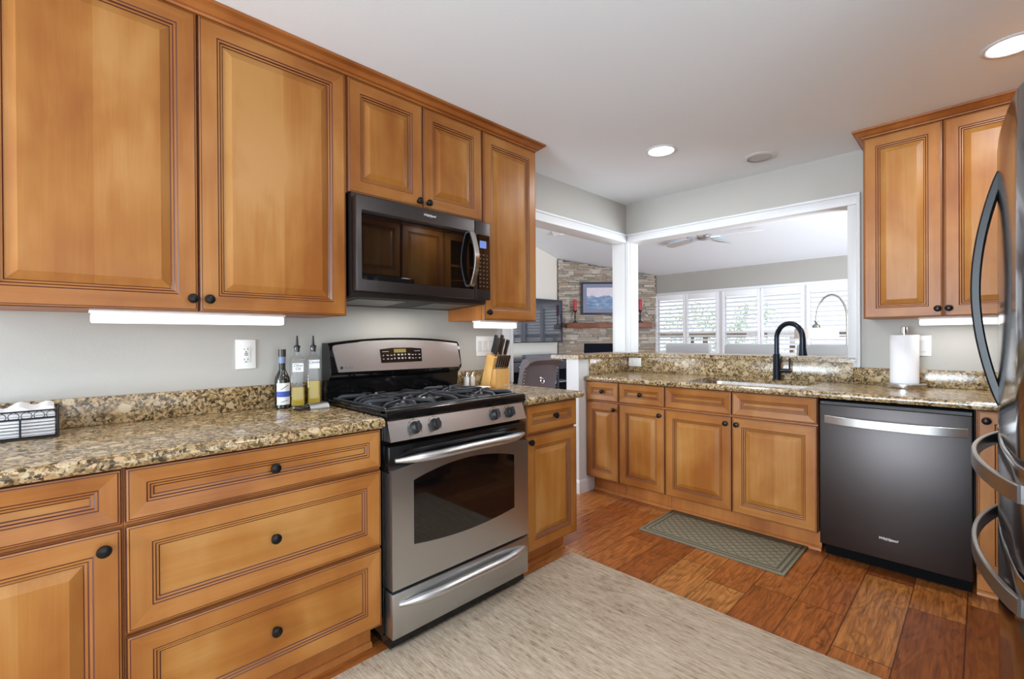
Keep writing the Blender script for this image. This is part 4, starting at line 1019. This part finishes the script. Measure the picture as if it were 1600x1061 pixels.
for x0, x1 in ((5.116, 5.619), (5.666, 6.359), (6.406, 6.799)):
    MB().box(x0, x1, 5.32, 5.734, .42, .44).make('shelf', plain('shelf_grey', lin(150, 150, 156), .4) if 'shelf_grey' not in bpy.data.materials else bpy.data.materials['shelf_grey'], r)
MB().box(5.666, 6.359, 5.32, 5.734, .62, .635).make('shelf', bpy.data.materials['shelf_grey'], r)
for x0, x1 in ((5.12, 5.615), (6.41, 6.795)):
    d = MB().box(x0, x1, 5.295, 5.33, .66, .82, b=.004).make('drawer', slate, r)
    MB().lathe([(0, 0), (.006, 0), (.006, .012), (.014, .018), (.012, .026), (0, .028)], ((x0+x1)/2, 5.2955, .74), 16, '-y').make('knob', chrome, d)
m = MB(); m.box(5.62, 6.72, 5.36, 5.46, .8725, .93, b=.01); tag(m.make('soundbar', plain('soundbar_grey', lin(96, 102, 118), .4)), 'long grey soundbar on top of the media console', 'soundbar')
# grey chair seen from behind through the left opening
r = thing('upholstered_chair', 'grey scroll back upholstered chair facing the media console', 'chair', (3.72, 3.56, 0))
gf = plain('grey_leather', lin(98, 92, 96), .42, bump=.15, bscale=120)
m = MB(); rings = []
for i in range(13):
    x = -.27+.54*i/12; e = .012*(abs(i-6)/6)**4
    pr = [(-.155, .44), (-.19, .62), (-.225, .85), (-.25, .93), (-.29, .955), (-.318, .985), (-.30, 1.02), (-.26, 1.032), (-.215, 1.015), (-.185, .97), (-.165, .85), (-.12, .62), (-.085, .46)]
    rings.append([(x, y*1+.0, z-e*(z > .9)*2) for y, z in pr])
m.loft(rings); bk = m.make('backrest', gf, r, local=True)
m = MB()
for i in range(12):
    for x in (-.262, .262): m.lathe([(0, 0), (.006, 0), (.004, .004), (0, .005)], (x, -.178-.006*i, .5+.035*i), 8, '-y')
m.make('nailheads', chrome, bk, local=True)
m = MB(); P = [(.028*math.cos(2*math.pi*i/20), -.248, .76+.028*math.sin(2*math.pi*i/20)) for i in range(21)]; m.tube(P, .004, 8); m.lathe([(0, 0), (.014, 0), (.012, .006), (0, .01)], (0, -.222, .79), 14, '-y'); m.make('ring_pull', chrome, bk, local=True)
m = MB(); m.box(-.26, .26, -.13, .30, .38, .49, b=.035, seg=3); m.make('seat', gf, r, local=True)
for x in (-.22, .22):
    for y in (-.1, .26): MB().tube([(x, y, .001), (x, y, .379)], [.016, .024], 8).make('leg', slate, r, local=True)
# three bar stools at the far side of the bar
sf = plain('stool_fabric', lin(160, 158, 158), .8, bump=.2, bscale=300); sl = plain('stool_wood', lin(70, 58, 52), .5)
def make_stool():
    r = thing('bar_stool', '', 'bar stool', (4.25, 1.945, 0), group='bar stools behind the bar')
    MB().box(-.035, .035, -.222, .222, .80, 1.152, b=.018, seg=3).make('backrest', sf, r, local=True)
    MB().box(-.40, -.03, -.215, .215, .66, .74, b=.02, seg=3).make('seat', sf, r, local=True)
    for x in (-.37, .0):
        for y in (-.19, .19): MB().box(x-.018, x+.018, y-.018, y+.018, .001, .80 if x > -.1 else .66, b=.003).make('leg', sl, r, local=True)
    m = MB(); m.box(-.37, .0, -.199, -.181, .24, .27); m.box(-.37, .0, .181, .199, .24, .27); m.box(-.379, -.361, -.19, .19, .24, .27); m.make('stretcher', sl, r, local=True)
    return r
s0 = make_stool()
for i, (y, lab) in enumerate(((1.945, 'grey bar stool behind the bar nearest the post, below the left shutters'), (1.39, 'grey bar stool behind the bar, directly left of the faucet'), (.83, 'grey bar stool behind the bar below the arc lamp, nearest the right casing'))):
    s = s0 if i == 0 else copy_tree(s0)
    s.location = (4.42, y, 0) if False else (4.43, y*4.43/4.25, 0); s['label'] = lab
# ceiling fan
fan_m = plain('brushed_nickel', lin(190, 190, 192), .35, .8)
r = thing('ceiling_fan', 'white five blade ceiling fan with silver hub in the great room', 'ceiling fan', (6.68, 2.82, 2.66))
m = MB(); m.lathe([(0, .145), (.07, .145), (.065, .12), (.02, .11), (.02, .06), (.08, .055), (.1, .03), (.1, -.01), (.07, -.035), (.03, -.045), (0, -.047)], seg=28); m.make('motor', fan_m, r, local=True)
blade_m = plain('blade_white', lin(196, 196, 196), .5)
for k in range(5):
    a = R(72*k+66); T = Matrix.Rotation(a, 3, 'Z') @ Matrix.Rotation(R(11), 3, 'X')
    m = MB(); ol = [(.2, -.05), (.45, -.07), (.72, -.072), (.76, -.045), (.77, 0), (.76, .045), (.72, .072), (.45, .07), (.2, .05)]
    m.loft([[T @ Vector((x, y, z)) for x, y in ol] for z in (-.004, .004)]); b = m.make('blade', blade_m, r, local=True)
    m = MB(); m.loft([[T @ Vector((x, y, z)) for x, y in ((.09, -.02), (.23, -.035), (.23, .035), (.09, .02))] for z in (-.011, -.0045)]); m.make('blade_arm', chrome, b, local=True)
o = MB(); o.prism([(5.93, zc(5.93)-.001), (6.11, zc(6.11)-.001), (6.11, zc(6.11)-.012), (5.98, zc(5.98)-.07)], 'xz', 4.9, 5.05); tag(o.make('ceiling_spotlight', trim_white), 'small white wedge fixture on the sloped ceiling above the fireplace side', 'ceiling fixture')
# arc floor lamp
r = thing('floor_lamp', 'arched floor lamp with white drum shade before the shutters', 'lamp', (6.75, 1.13, 0))
brass = plain('lamp_nickel', lin(150, 146, 138), .3, .9)
MB().lathe([(0, .0005), (.15, .0005), (.15, .02), (.03, .035), (0, .035)], (6.75, 1.13, 0), 28).make('base', brass, r)
P = [(6.75, 1.13, .03), (6.75, 1.13, 1.35)]
for i in range(1, 17):
    a = math.pi*i/16; P.append((6.75+.03*(1-math.cos(a)), 1.13+.165*(1-math.cos(a)), 1.42+.31*math.sin(a)))
P.append((6.81, 1.46, 1.40))
MB().tube(P, .011, 10).make('arm', brass, r)
MB().lathe([(0, 1.42), (.02, 1.42), (.02, 1.40), (.012, 1.38), (.04, 1.36), (.045, 1.325), (0, 1.325)], (6.81, 1.46, 0), 18).make('socket', brass, r)
MB().lathe([(.235, 1.19), (.235, 1.32), (.231, 1.32), (.231, 1.19), (.235, 1.19)], (6.81, 1.46, 0), 36, cap=False).make('shade', plain('shade_cream', lin(212, 205, 196), .8), r)
